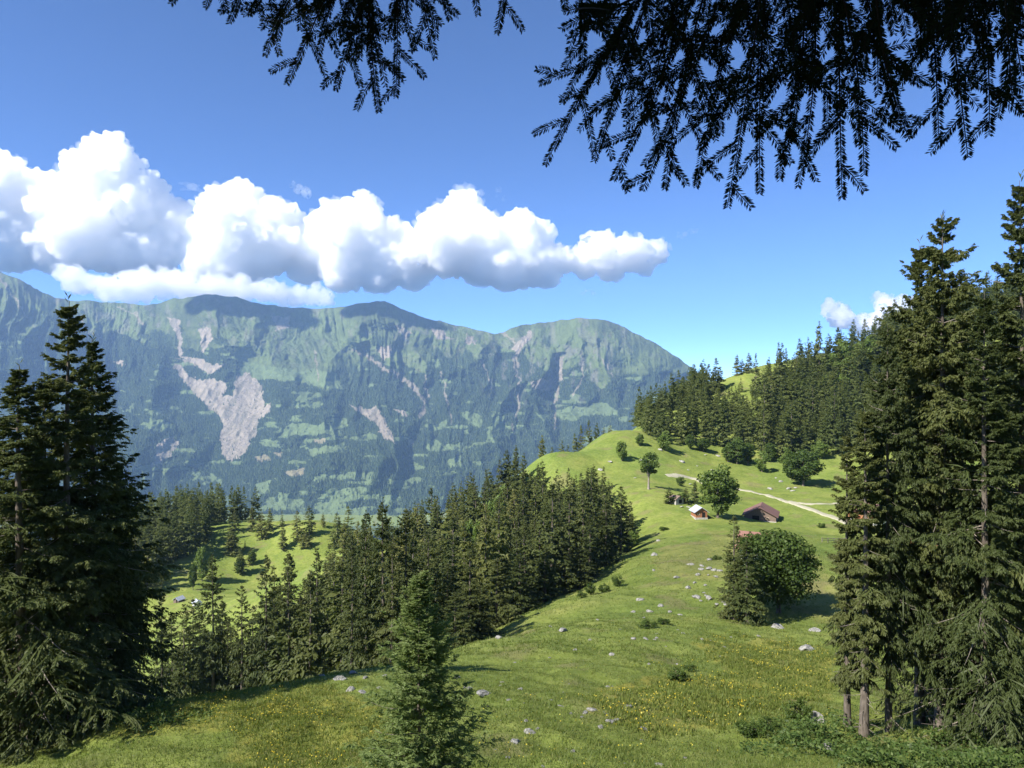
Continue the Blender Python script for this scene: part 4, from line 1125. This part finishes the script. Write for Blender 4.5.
def rock(px, py, wpx, label, group=None, tall=1.0, i=0):
    g = ground(px, py)
    if g is None: return
    s = wpx / F * g[1] / 2.3
    o = link('rock', RM[i % 6], None, (g[0], g[1], g[2] + 0.12 * s * tall)); o.scale = (s, s, s * tall)
    o.rotation_euler = (random.uniform(-0.25, 0.25), random.uniform(-0.25, 0.25), random.uniform(0, 6.28))
    tag(o, label, 'rock', group)


rock(815, 722, 17, 'upright grey boulder beside the round bush left of the right clump of spruces', tall=1.9, i=1)
rock(828, 750, 14, 'grey pointed stone among the herbs below the bare pole stem', tall=1.5, i=2)
rock(1018, 731, 22, 'pale grey boulder at the right edge below the sweeping spruce boughs', tall=1.5, i=3)
rock(808, 650, 17, 'grey slab of rock right of the yellow weeds, below the round maple', tall=0.9, i=4)
rock(814, 631, 13, 'flat pale stone right below the crown of the round maple', tall=0.6, i=5)
rock(778, 628, 15, 'long flat pale stone under the left half of the round maple', tall=0.5, i=0)
rock(484, 694, 17, 'flat whitish slab of rock right of the young spruce', tall=0.5, i=1)
rock(563, 631, 11, 'pale block of rock on the pasture just below the ravine wood', tall=0.9, i=2)
rock(499, 638, 8, 'light stone at the shaded foot of the ravine wood', tall=1.0, i=3)
fld = [(690, 565), (707, 570), (676, 579), (655, 569), (653, 557), (657, 542), (704, 594), (695, 598), (692, 567), (704, 596), (708, 577), (722, 602), (696, 597), (730, 617), (700, 571), (713, 569), (698, 575), (715, 576), (703, 566), (720, 572), (709, 562),
       (716, 604), (711, 598), (725, 606), (700, 601), (688, 590), (719, 592), (706, 586), (696, 584), (727, 597)]
for i, (px, py) in enumerate(fld):
    rock(px + random.uniform(-2, 2), py + random.uniform(-2, 2), random.choice([4, 5, 6, 7, 9]), 'whitish limestone rock of the rock field left of the round maple', 'limestone rocks of the rock field', random.uniform(0.6, 1.1), i)
mdw = [(633, 639), (646, 639), (633, 612), (649, 612), (670, 612), (606, 714), (628, 706), (655, 640), (551, 627), (598, 620), (634, 639), (680, 615), (702, 640), (590, 640), (612, 655), (575, 650), (640, 600), (660, 606)]
for i, (px, py) in enumerate(mdw):
    rock(px, py, random.choice([4, 5, 6, 8]), 'small pale stone lying on the middle pasture below the rock field', 'stones on the middle pasture', random.uniform(0.5, 1.0), i + 2)
fg = [(509, 700), (457, 678), (384, 676), (349, 691), (353, 673), (560, 706), (592, 710), (604, 713), (616, 720), (537, 729), (508, 758), (601, 728), (573, 752), (543, 767), (468, 688), (378, 688), (500, 686), (628, 707), (644, 729), (641, 740), (685, 758), (659, 766),
      (362, 692), (340, 679), (322, 676), (585, 713), (520, 690), (551, 700), (610, 722), (530, 733), (516, 742), (365, 678)]
r_ = np.random.default_rng(88)
while len(fg) < 78:
    q = (r_.uniform(455, 800), r_.uniform(615, 766))
    if in_poly(np.array([q[0]]), np.array([q[1]]), [(470, 690), (560, 625), (640, 600), (720, 620), (800, 650), (720, 700), (690, 768), (480, 768)])[0]: fg.append(q)
for i, (px, py) in enumerate(fg):
    rock(px, py, random.choice([5, 6, 8, 10, 12]) if i < 32 else random.choice([2, 3, 3, 4, 5]), 'pale stone showing through the grass of the near pasture in front of the ravine wood', 'stones in the near pasture', random.uniform(0.4, 0.9), i + 1)
up_ = [(632, 538), (688, 470), (697, 466), (712, 470), (641, 460), (630, 455), (690, 484), (723, 477), (650, 462), (660, 450), (776, 478), (781, 482), (789, 489), (795, 488), (792, 491), (770, 489), (681, 507), (688, 507), (690, 508), (610, 462), (600, 470), (635, 478), (705, 455), (718, 456), (682, 462)]
for i, (px, py) in enumerate(up_):
    rock(px, py, random.choice([3, 3, 4, 5, 6]), 'small pale rock on the bright upper pasture around the huts and the track', 'rocks on the upper pasture', random.uniform(0.5, 1.0), i + 3)

# ---------------------------------------------------------------- huts and houses
def slab(bm, a, b, c, d, th):
    """thick plate on the quad a b c d, thickness downwards"""
    up = [bm.verts.new(p) for p in (a, b, c, d)]; dn = [bm.verts.new((p[0], p[1], p[2] - th)) for p in (a, b, c, d)]
    bm.faces.new(up); bm.faces.new(dn[::-1])
    for i in range(4): bm.faces.new((up[i], dn[i], dn[(i + 1) % 4], up[(i + 1) % 4]))


def bm_box(bm, x0, x1, y0, y1, z0, z1):
    m = Matrix.Translation(((x0 + x1) / 2, (y0 + y1) / 2, (z0 + z1) / 2)) @ Matrix.Diagonal((x1 - x0, y1 - y0, z1 - z0, 1))
    bmesh.ops.create_cube(bm, size=1, matrix=m)


def from_bm(name, bm, mat, parent):
    bmesh.ops.recalc_face_normals(bm, faces=bm.faces)
    me = bpy.data.meshes.new(name); bm.to_mesh(me); bm.free(); me.materials.append(mat)
    return link(name, me, parent)


def gable_house(name, pos, yaw, w_, l_, hw, rise, wall, roof, label, cat, over=0.6, base=None, door=None, windows=(), chimney=False, group=None, side_windows=0):
    """gable end looks along local -y; ridge along y"""
    o = empty(name, pos, yaw); tag(o, label, cat, group)
    bm = bmesh.new(); a, b = w_ / 2, l_ / 2
    pr = [(-a, -0.8), (a, -0.8), (a, hw), (0, hw + rise), (-a, hw)]
    f = [bm.verts.new((x, -b, z)) for x, z in pr]; k = [bm.verts.new((x, b, z)) for x, z in pr]
    bm.faces.new(f); bm.faces.new(k[::-1])
    for i in range(5): bm.faces.new((f[i], f[(i + 1) % 5], k[(i + 1) % 5], k[i]))
    from_bm('wall', bm, M[wall], o)
    bm = bmesh.new(); ov = over; s = rise / a; zt = hw + rise + 0.16; zl = zt - s * (a + ov)
    slab(bm, (0, -b - ov, zt), (-a - ov, -b - ov, zl), (-a - ov, b + ov, zl), (0, b + ov, zt), 0.13)
    slab(bm, (0.003, -b - ov, zt), (0.003, b + ov, zt), (a + ov, b + ov, zl), (a + ov, -b - ov, zl), 0.13)
    ro = from_bm('roof', bm, M[roof], o)
    if chimney:
        bm = bmesh.new(); bm_box(bm, -a * 0.45 - 0.35, -a * 0.45 + 0.35, 0.2, 0.9, hw + rise * 0.4, hw + rise + 0.8); from_bm('chimney', bm, M['white_wall'], ro)
    if base:
        bm = bmesh.new(); bm_box(bm, -a - 0.12, a + 0.12, -b - 0.12, b + 0.12, -0.9, 0.35); from_bm('base', bm, M[base], o)
    if door:
        bm = bmesh.new(); bm_box(bm, door[0] - door[1] / 2, door[0] + door[1] / 2, -b - 0.06, -b + 0.05, 0.1, door[2]); from_bm('door', bm, M['opening'], o)
    for (x, z, ww, wh) in windows:
        bm = bmesh.new(); bm_box(bm, x - ww / 2, x + ww / 2, -b - 0.05, -b + 0.05, z - wh / 2, z + wh / 2); wo_ = from_bm('window', bm, M['opening'], o)
        bm = bmesh.new()
        for q in (-1, 1):
            bm_box(bm, x + q * ww * 0.5 - 0.05, x + q * ww * 0.5 + 0.05, -b - 0.09, -b - 0.02, z - wh / 2 + 0.051, z + wh / 2 - 0.051)
            bm_box(bm, x - ww / 2 - 0.05, x + ww / 2 + 0.05, -b - 0.09, -b - 0.02, z + q * wh * 0.5 - 0.05, z + q * wh * 0.5 + 0.05)
        from_bm('frame', bm, M['fascia'], wo_)
    for k2 in range(side_windows):
        y = -b + l_ * (k2 + 0.5) / side_windows
        bm = bmesh.new(); bm_box(bm, a - 0.05, a + 0.05, y - 0.5, y + 0.5, hw * 0.35, hw * 0.75); from_bm('window', bm, M['opening'], o)
    return o


g = ground(699, 517.5)
gable_house('hut', g, math.radians(4), 3.4, 4.6, 2.1, 1.15, 'timber_warm', 'roof_metal', 'small brown timber hut with a pale grey-blue roof beside the tall leafy maple', 'hut', 0.55, 'stone_wall', (0.6, 0.9, 1.9), [(-0.9, 1.4, 0.6, 0.5)])
g = ground(761, 519)
gable_house('barn', g, math.radians(-22), 9.2, 10.5, 1.9, 2.35, 'timber_dark', 'roof_tile', 'low grey-brown barn with a reddish brown roof below the gravel track', 'barn', 0.7, 'stone_wall', (-1.2, 2.0, 1.8), [(2.2, 1.1, 0.8, 0.6)])
d = 142; x = (759 - 512) / F * d; z = H(x, d); tot = -(533 - HY) / F * d - z
gable_house('house', (x, d, z), math.radians(62), 8.0, 6.0, tot * 0.62, tot * 0.38, 'white_wall', 'roof_red', 'house with an orange red roof mostly hidden behind the large round maple', 'house', 0.7, None, (0, 1.0, 2.0), [(-2, 1.6, 0.9, 1.1), (2, 1.6, 0.9, 1.1)], False, side_windows=2)
g = ground(870, 520)
gable_house('chalet', g, math.radians(25), 8, 9, 3.0, 2.0, 'timber_warm', 'roof_tile', 'brown timber chalet glimpsed between the spruces of the right clump', 'chalet', 0.9, 'white_wall', (0, 1.0, 2.0), [(-2.2, 2.0, 0.9, 1.0), (2.2, 2.0, 0.9, 1.0)])
g = ground(929, 545)
gable_house('chalet', g, math.radians(-30), 8, 9, 3.0, 2.2, 'timber_warm', 'roof_red', 'red-roofed chalet almost wholly hidden behind the tallest right spruces', 'chalet', 0.8, 'white_wall', (0, 1.0, 2.0))
g = ground(676, 503)
gable_house('stone_hut', g, math.radians(30), 3.2, 3.4, 1.5, 0.9, 'stone_wall', 'timber_dark', 'low grey stone hut with a dark doorway among bushes left of the timber hut', 'hut', 0.3, None, (0.3, 1.3, 1.3))
g = ground(197, 606)
gable_house('cottage', g, math.radians(35), 3.0, 3.4, 1.6, 1.0, 'white_wall', 'roof_metal', 'tiny white cottage at the foot of the sunlit left spur meadow', 'cottage', 0.4, None, (0.5, 0.8, 1.7), [(-0.9, 1.2, 0.5, 0.5)])
g = ground(179, 602)
gable_house('cottage', g, math.radians(-20), 2.8, 3.6, 1.4, 1.0, 'timber_dark', 'roof_metal', 'tiny dark timber cottage half hidden left of the white one on the spur', 'cottage', 0.4, None, (0.5, 0.8, 1.6))
# wooden fence rail on the bright pasture
def fence(px0, px1, py, n, label):
    gs = [ground(px0 + (px1 - px0) * i / (n - 1), py) for i in range(n)]
    o = empty('fence', gs[0]); tag(o, label, 'fence')
    b0 = np.array(gs[0])
    for q in gs:
        p = np.array(q) - b0
        ac = Acc(); ac.add(*cone_tube(np.array([p + (0, 0, -0.3), p + (0, 0, 0.55), p + (0, 0, 1.15)]), [0.09, 0.085, 0.07], 6)); link('post', ac.mesh('post', M['deadwood']), o)
    for zz in (0.5, 0.95):
        ac = Acc(); ac.add(*cone_tube(np.array([np.array(q) - b0 + (0, 0.1, zz) for q in gs]), [0.06] * n, 5)); link('rail', ac.mesh('rail', M['deadwood']), o)


fence(822, 846, 542.5, 5, 'short weathered wooden rail fence on the bright pasture left of the right clump')

# village far below on the valley floor
vh = []
r_ = np.random.default_rng(77)
wall_c = [M['white_wall'], M['timber_warm']]
for i in range(16):
    px = r_.uniform(138, 172); sp = r_.uniform(0.01, 0.06)
    a_ = np.argmin(np.abs(cols - px)); b_ = np.argmin(np.abs(srow - sp))
    p = (MX[b_, a_], MY[b_, a_], MZ[b_, a_])
    if i == 0:
        o = gable_house('village_house', p, 0.4, 13, 17, 8, 4, 'white_wall', 'roof_tile', 'one of the tiny pale houses of the village down on the valley floor', 'house', 1.0, None, (0, 1.6, 2.4), [(-3, 4, 1.4, 1.6), (3, 4, 1.4, 1.6)], group='houses of the valley village')
        vh = o
    else:
        o = copy_tree(vh); o.location = p; o.rotation_euler.z = r_.uniform(0, 3.1); s = r_.uniform(0.9, 1.7); o.scale = (s, s, s)

# ---------------------------------------------------------------- grass, weeds, flowers, herbs of the near pasture
def blades(n, sel, hr, wr, seed, spread=0.12, per=4, lean=0.5):
    """sel: function giving x, y of n tufts"""
    r = np.random.default_rng(seed)
    x, y = sel(r, n)
    x = np.repeat(x, per) + r.normal(0, spread, len(x) * per); y = np.repeat(y, per) + r.normal(0, spread, len(y) * per)
    z = height(x, y) - 0.02
    h = r.uniform(*hr, len(x)); a = r.uniform(0, 6.28, len(x)); wd = r.uniform(*wr, len(x))
    dx, dy = np.cos(a) * wd, np.sin(a) * wd
    lx, ly = r.normal(0, lean, len(x)) * h, r.normal(0, lean, len(x)) * h
    V = np.stack([np.stack([x - dx, y - dy, z], -1), np.stack([x + dx, y + dy, z], -1), np.stack([x + lx, y + ly, z + h], -1)], 1).reshape(-1, 3)
    return V, np.repeat(np.clip(r.uniform(0, 1, len(x)) * 0.6 + 0.4 * r.uniform(0, 1, len(x) // per).repeat(per), 0, 1), 3)


def sel_fan(y0, y1, pw=1.0):
    def f(r, n):
        u = r.uniform(0, 1, n); y = (y0 ** (1 - pw) + u * (y1 ** (1 - pw) - y0 ** (1 - pw))) ** (1 / (1 - pw)) if pw != 1 else y0 * (y1 / y0) ** u
        return r.uniform(-0.74, 0.74, n) * y, y
    return f


def sel_poly(poly, y0, y1, base=sel_fan):
    def f(r, n):
        xs = []; ys_ = []; tot = 0
        while tot < n:
            px = r.uniform(min(p[0] for p in poly), max(p[0] for p in poly), n); y = y0 * (y1 / y0) ** r.uniform(0, 1, n); x = (px - 512) / F * y
            z = height(x, y); qx, qy = project(x, y, z)
            ok = in_poly(qx + 60 * fbm(x / 3, y / 3, 5, 3) + r.normal(0, 8, n), qy + 22 * fbm(x / 3, y / 3, 6, 3) + r.normal(0, 4, n), poly) & (fbm(x / 2.2, y / 2.2, 31, 3) > r.uniform(-0.75, 0.35, n))
            xs.append(x[ok]); ys_.append(y[ok]); tot += ok.sum()
            if ok.sum() == 0: break
        return np.concatenate(xs)[:n], np.concatenate(ys_)[:n]
    return f


M['grass'] = foliage_mat('grass blades', (0.075, 0.115, 0.020), (0.125, 0.170, 0.034), (0.22, 0.22, 0.07), 0.35, 0.0)
Vg, Tg = blades(60000, sel_fan(23, 75), (0.06, 0.24), (0.010, 0.022), 501, 0.16, 5, 0.55)
Vh_, Th = blades(30000, sel_fan(70, 190), (0.10, 0.32), (0.03, 0.06), 502, 0.4, 4, 0.5)
V = np.concatenate([Vg, Vh_])
tag(link('grass', np_mesh('grass', V, [np.arange(len(V)).reshape(-1, 3)], [M['grass']], dict(tint=np.concatenate([Tg, Th])))), kind='stuff', label='short grazed grass of the pasture')
# tall weeds and yellow flower heads
M['weed'] = foliage_mat('tall weeds', (0.09, 0.13, 0.024), (0.145, 0.185, 0.04), (0.23, 0.23, 0.07), 0.35, 0.0)
M['petal'] = foliage_mat('yellow petals', (0.46, 0.34, 0.02), (0.54, 0.43, 0.04), (0.58, 0.50, 0.10), 0.3, 0.0)
WV = []; WT = []; FV = []; FT = []
for i, ((poly, y0, y1), nw, nf_) in enumerate(zip(FLOWER_POLYS + [WIDE_FLOWERS], (2600, 2600, 3600, 1800, 1200, 2200), (2400, 800, 1200, 800, 600, 1100))):
    big_ = 1.0 if y0 < 35 else 1.5
    v, tt = blades(nw, sel_poly(poly, y0, y1), (0.07 * big_, 0.22 * big_), (0.018 * big_, 0.042 * big_), 510 + i, 0.15, 5, 0.3); WV.append(v); WT.append(tt)
    r = np.random.default_rng(520 + i); fxx, fyy = sel_poly(poly, y0, y1)(r, nf_)
    cl = fbm(fxx / 2.5, fyy / 2.5, 9, 2) > -0.05
    fxx, fyy = fxx[cl], fyy[cl]
    c = np.stack([fxx, fyy, height(fxx, fyy) + r.uniform(0.08, 0.26, len(fxx)) * big_], -1)
    s = r.uniform(0.018, 0.042, len(fxx))[:, None] * big_
    n = norm(np.array([0, 0, 1.0]) + r.normal(size=(len(fxx), 3)) * 0.6); a = norm(np.cross(n, r.normal(size=(len(fxx), 3)))); b = np.cross(n, a)
    FV.append(np.stack([c - a * s, c - b * s, c + a * s, c + b * s], 1).reshape(-1, 3)); FT.append(np.repeat(r.uniform(0, 1, len(fxx)), 4))
V = np.concatenate(WV); tag(link('weeds', np_mesh('weeds', V, [np.arange(len(V)).reshape(-1, 3)], [M['weed']], dict(tint=np.concatenate(WT)))), kind='stuff', label='yellowish tall weeds in patches on the pasture')
V = np.concatenate(FV); tag(link('wildflowers', np_mesh('wildflowers', V, [np.arange(len(V)).reshape(-1, 4)], [M['petal']], dict(tint=np.concatenate(FT)))), kind='stuff', label='yellow wildflowers on the hump and among the weeds')
# leafy herbs at lower right and on the hump
HERB = [([(740, 742), (790, 715), (850, 728), (900, 742), (960, 738), (1030, 712), (1030, 775), (880, 775), (830, 752)], 30, 48, 5500), ([(840, 748), (1030, 735), (1030, 775), (835, 775)], 28, 45, 5000),
        ([(105, 722), (190, 706), (215, 712), (150, 738), (105, 740)], 34, 50, 2600), ([(740, 738), (800, 722), (840, 735), (820, 755), (760, 752)], 32, 46, 1500), ([(600, 585), (640, 560), (636, 580), (610, 600)], 130, 200, 500)]
LV = []; LT = []
for i, (poly, y0, y1, n) in enumerate(HERB):
    r = np.random.default_rng(540 + i); x, y = sel_poly(poly, y0, y1)(r, n)
    hmax = 0.15 + 0.75 * smooth(-0.3, 0.4, fbm(x / 1.6, y / 1.6, 15, 3))
    c = np.stack([x, y, height(x, y) + r.uniform(0.0, 1, len(x)) ** 0.7 * hmax], -1)
    s = r.uniform(0.05, 0.13, len(x))[:, None]
    n_ = norm(np.array([0, -0.1, 0.8]) + r.normal(size=(len(x), 3)) * 0.5); a = norm(np.cross(n_, r.normal(size=(len(x), 3)))); b = np.cross(n_, a)
    LV.append(np.stack([c - a * s, c - b * s * 0.55, c + a * s, c + b * s * 0.55], 1).reshape(-1, 3)); LT.append(np.repeat(np.clip(r.uniform(0, 1, len(x)), 0, 1), 4))
V = np.concatenate(LV); tag(link('undergrowth', np_mesh('undergrowth', V, [np.arange(len(V)).reshape(-1, 4)], [M['herb']], dict(tint=np.concatenate(LT)))), kind='stuff', label='lush green herbs under the right-hand spruces')

# ---------------------------------------------------------------- the spruce overhead, its lowest boughs hanging into the view
M['needle'] = foliage_mat('needles painted in shade', (0.010, 0.018, 0.009), (0.013, 0.024, 0.011), (0.018, 0.032, 0.014), 0.0, 0.0)  # shade put into the colour: needles far darker than the other spruces
M['twig'] = plain_mat('twig bark painted in shade', (0.008, 0.006, 0.005), (0.016, 0.012, 0.010), 60, 0.9, 0.3)  # bark painted almost black too, for the backlit shade of the boughs
tx_, ty_ = -1.6, -2.2; tz_ = H(tx_, ty_)
over = empty('overhanging_spruce', (tx_, ty_, tz_)); tag(over, 'dark spruce boughs hanging into the top of the photo from the tree overhead', 'spruce tree')
O0 = np.array([tx_, ty_, tz_])
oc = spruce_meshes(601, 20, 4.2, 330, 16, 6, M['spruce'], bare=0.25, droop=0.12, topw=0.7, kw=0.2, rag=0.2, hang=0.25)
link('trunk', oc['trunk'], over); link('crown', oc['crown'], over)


def px3(px, py, d): return np.array(W(px, py, d))


def bez(p0, p1, p2, n):
    s = np.linspace(0, 1, n)[:, None]
    return (1 - s) ** 2 * p0 + 2 * s * (1 - s) * p1 + s * s * p2


class Bough:
    def __init__(s, seed): s.r = np.random.default_rng(seed); s.w = Acc(); s.N = []; s.T = []

    def needles(s, pts, dens=1250, ln=0.0165, start=0.0):
        r = s.r; seg = np.linalg.norm(np.diff(pts, axis=0), axis=1); cum = np.concatenate([[0], np.cumsum(seg)]); L = cum[-1]
        n = int(L * dens)
        if n < 3: return
        q = r.uniform(start * L, L, n); P = np.stack([np.interp(q, cum, pts[:, k]) for k in range(3)], -1)
        tg = norm(np.stack([np.interp(q, cum, np.gradient(pts[:, k], cum)) for k in range(3)], -1))
        rnd = r.normal(size=(n, 3)); rnd -= (rnd * tg).sum(1, keepdims=True) * tg; rnd = norm(rnd)
        vw = norm(P); sd = np.cross(tg, vw); sd *= np.sign((rnd * sd).sum(1, keepdims=True)); rnd = norm(rnd * 0.55 + norm(sd) * 0.8); d = norm(tg * r.uniform(0.55, 0.95, n)[:, None] + rnd * 0.9)
        ll = ln * r.uniform(0.7, 1.15, n) * np.clip(0.65 + 0.5 * np.minimum((L - q) / 0.03, 1), 0.5, 1)
        a = norm(np.cross(d, r.normal(size=(n, 3)))); b = np.cross(d, a); w = 0.0013
        m = P + d * (ll * 0.6)[:, None]; t = P + d * ll[:, None]
        V = np.stack([P + a * w * 0.5, m + a * w - b * w * .5, m - a * w - b * w * .5, t, m + b * w], 1)
        s.N.append(V.reshape(-1, 3))

    def shoot(s, p0, d, L, lev):
        r = s.r
        p2 = p0 + d * L; p1 = p0 + d * L * 0.5 + np.array([0, 0, 0.10 * L]) + r.normal(0, 0.04 * L, 3); p2[2] -= 0.04 * L
        pts = bez(p0, p1, p2, 7); s.w.add(*cone_tube(pts, np.linspace(0.0013, 0.0006, 7) * (1.2 if lev else 1), 4)); s.needles(pts)
        if lev and L > 0.155:
            s.sides(pts, L, lev - 1, 0.34)

    def sides(s, pts, L, lev, frac, step=0.125):
        r = s.r; seg = np.linalg.norm(np.diff(pts, axis=0), axis=1); cum = np.concatenate([[0], np.cumsum(seg)]); Lt = cum[-1]
        q = 0.04; sg = r.choice([-1, 1])
        while q < Lt - 0.02:
            P = np.array([np.interp(q, cum, pts[:, k]) for k in range(3)]); tg = norm(np.array([np.interp(q, cum, np.gradient(pts[:, k], cum)) for k in range(3)]))
            view = norm(P + r.normal(0, 0.22, 3) * np.linalg.norm(P))
            sd = norm(np.cross(tg, view)) * sg
            d = norm(tg * 0.75 + sd * 0.75 + np.array([0, 0, -0.05]) + r.normal(0, 0.10, 3))
            ll = min(frac * (Lt - q) * 1.25, 0.15) * r.uniform(0.75, 1.15) + 0.045
            s.shoot(P, d, ll, lev); sg = -sg; q += step * r.uniform(0.75, 1.25) * 0.72

    def axis(s, p0, p2, sag=0.06, lev=1, frac=0.36):
        L = np.linalg.norm(p2 - p0); p1 = (p0 + p2) / 2 + np.array([0, 0, sag * L * 2]) + s.r.normal(0, 0.05 * L, 3)
        pts = bez(p0, p1, p2, 14); s.w.add(*cone_tube(pts, np.linspace(0.0035, 0.0009, 14), 5)); s.needles(pts, start=0.1); s.sides(pts, L, lev, frac)

    def build(s, name):
        V = np.concatenate(s.w.V) - O0
        b_ = link(name, np_mesh(name, V, [np.concatenate(s.w.F)], [M['twig']], None, True), over)
        V = np.concatenate(s.N) - O0; k = np.arange(len(V) // 5)[:, None] * 5
        f4 = np.concatenate([k + np.array([0, 1, 3, 4]), k + np.array([0, 4, 3, 2]), k + np.array([0, 2, 3, 1])])
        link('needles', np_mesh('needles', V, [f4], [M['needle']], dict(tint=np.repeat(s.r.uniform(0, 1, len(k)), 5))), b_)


def limb(bo, pts, r0, r1):
    pts = np.array(pts); s = np.linspace(0, 1, 24); t = np.linspace(0, 1, len(pts))
    P = np.stack([np.interp(s, t, pts[:, k]) for k in range(3)], -1)
    for _ in range(2): P[1:-1] = (P[:-2] + P[1:-1] * 2 + P[2:]) / 4
    bo.w.add(*cone_tube(P, np.linspace(r0, r1, 24), 7)); return P


def near_on(P, px):
    q = 512 + F * P[:, 0] / np.maximum(P[:, 1], 0.2); ok = P[:, 1] > 0.6
    i = np.argmin(np.abs(q - px) + np.where(ok, 0, 1e6)); return P[i]


B1 = Bough(611)
P1 = limb(B1, [(tx_, ty_, 2.3), (0.6, -1.0, 2.0), (1.45, -0.2, 1.7), px3(1040, -120, 1.35), px3(900, -95, 1.6), px3(780, -60, 1.75), px3(690, -30, 1.9), px3(610, 10, 2.0)], 0.03, 0.003)
tips = [(545, 165, 640, 2.0), (594, 161, 650, 1.95), (564, 12, 610, 2.0), (575, 111, 640, 2.05), (613, 180, 720, 1.8), (642, 191, 730, 1.75), (665, 189, 740, 1.9), (696, 187, 760, 1.85), (727, 208, 770, 1.7), (760, 194, 770, 1.8),
        (783, 165, 800, 1.75), (798, 187, 800, 1.9), (842, 198, 830, 1.65), (864, 175, 840, 1.7), (899, 118, 850, 1.7), (909, 139, 910, 1.6), (939, 142, 910, 1.65), (968, 158, 930, 1.5), (989, 135, 935, 1.55), (998, 118, 990, 1.5), (1022, 76, 1010, 1.45),
        (644, 125, 690, 1.95), (1012, 95, 1000, 1.4), (985, 60, 960, 1.5), (878, 95, 850, 1.7), (925, 60, 900, 1.6)]
for px, py, sx_, d in tips:
    B1.axis(near_on(P1, sx_) + B1.r.normal(0, 0.02, 3), px3(px, py, d), 0.05)
env_x = [560, 600, 640, 700, 760, 800, 850, 890, 940, 1000, 1030]; env_y = [30, 90, 140, 150, 165, 150, 140, 85, 70, 60, 50]
for k in range(6):
    px = B1.r.uniform(585, 960) if k < 4 else B1.r.uniform(930, 1035); py = B1.r.uniform(0.05, 0.62) * np.interp(px, env_x, env_y)
    B1.axis(near_on(P1, px + B1.r.uniform(0, 70)) + B1.r.normal(0, 0.03, 3), px3(px, py, B1.r.uniform(1.55, 2.15)), 0.05)
B1.build('bough')
B2 = Bough(612)
P2 = limb(B2, [(tx_, ty_, 2.6), (-0.2, -0.6, 2.2), px3(560, -190, 1.7), px3(470, -85, 2.0), px3(400, -45, 2.1), px3(330, -35, 2.15), px3(230, -25, 2.2), px3(150, -22, 2.3)], 0.028, 0.003)
for px, py, sx_, d in [(287, 84, 330, 2.1), (319, 54, 345, 2.2), (265, 56, 300, 2.2), (379, 112, 385, 2.0), (336, 90, 380, 2.05), (396, 97, 395, 2.1), (435, 58, 420, 2.1), (478, 15, 440, 2.1), (450, 20, 430, 2.2), (229, 24, 250, 2.2), (250, 15, 270, 2.2), (171, 4, 190, 2.3), (205, 8, 225, 2.2),
                       (415, 50, 400, 2.2), (360, 60, 360, 2.2), (300, 30, 310, 2.15), (345, 35, 350, 2.1), (278, 40, 295, 2.25), (390, 40, 395, 2.15), (325, 15, 330, 2.2)]:
    B2.axis(near_on(P2, sx_) + B2.r.normal(0, 0.02, 3), px3(px, py, d), 0.04)
B2.axis(near_on(P2, 535), px3(497, 34, 2.0), 0.03)
B2.axis(near_on(P2, 560), px3(566, 10, 1.9), 0.03)
B2.build('bough')
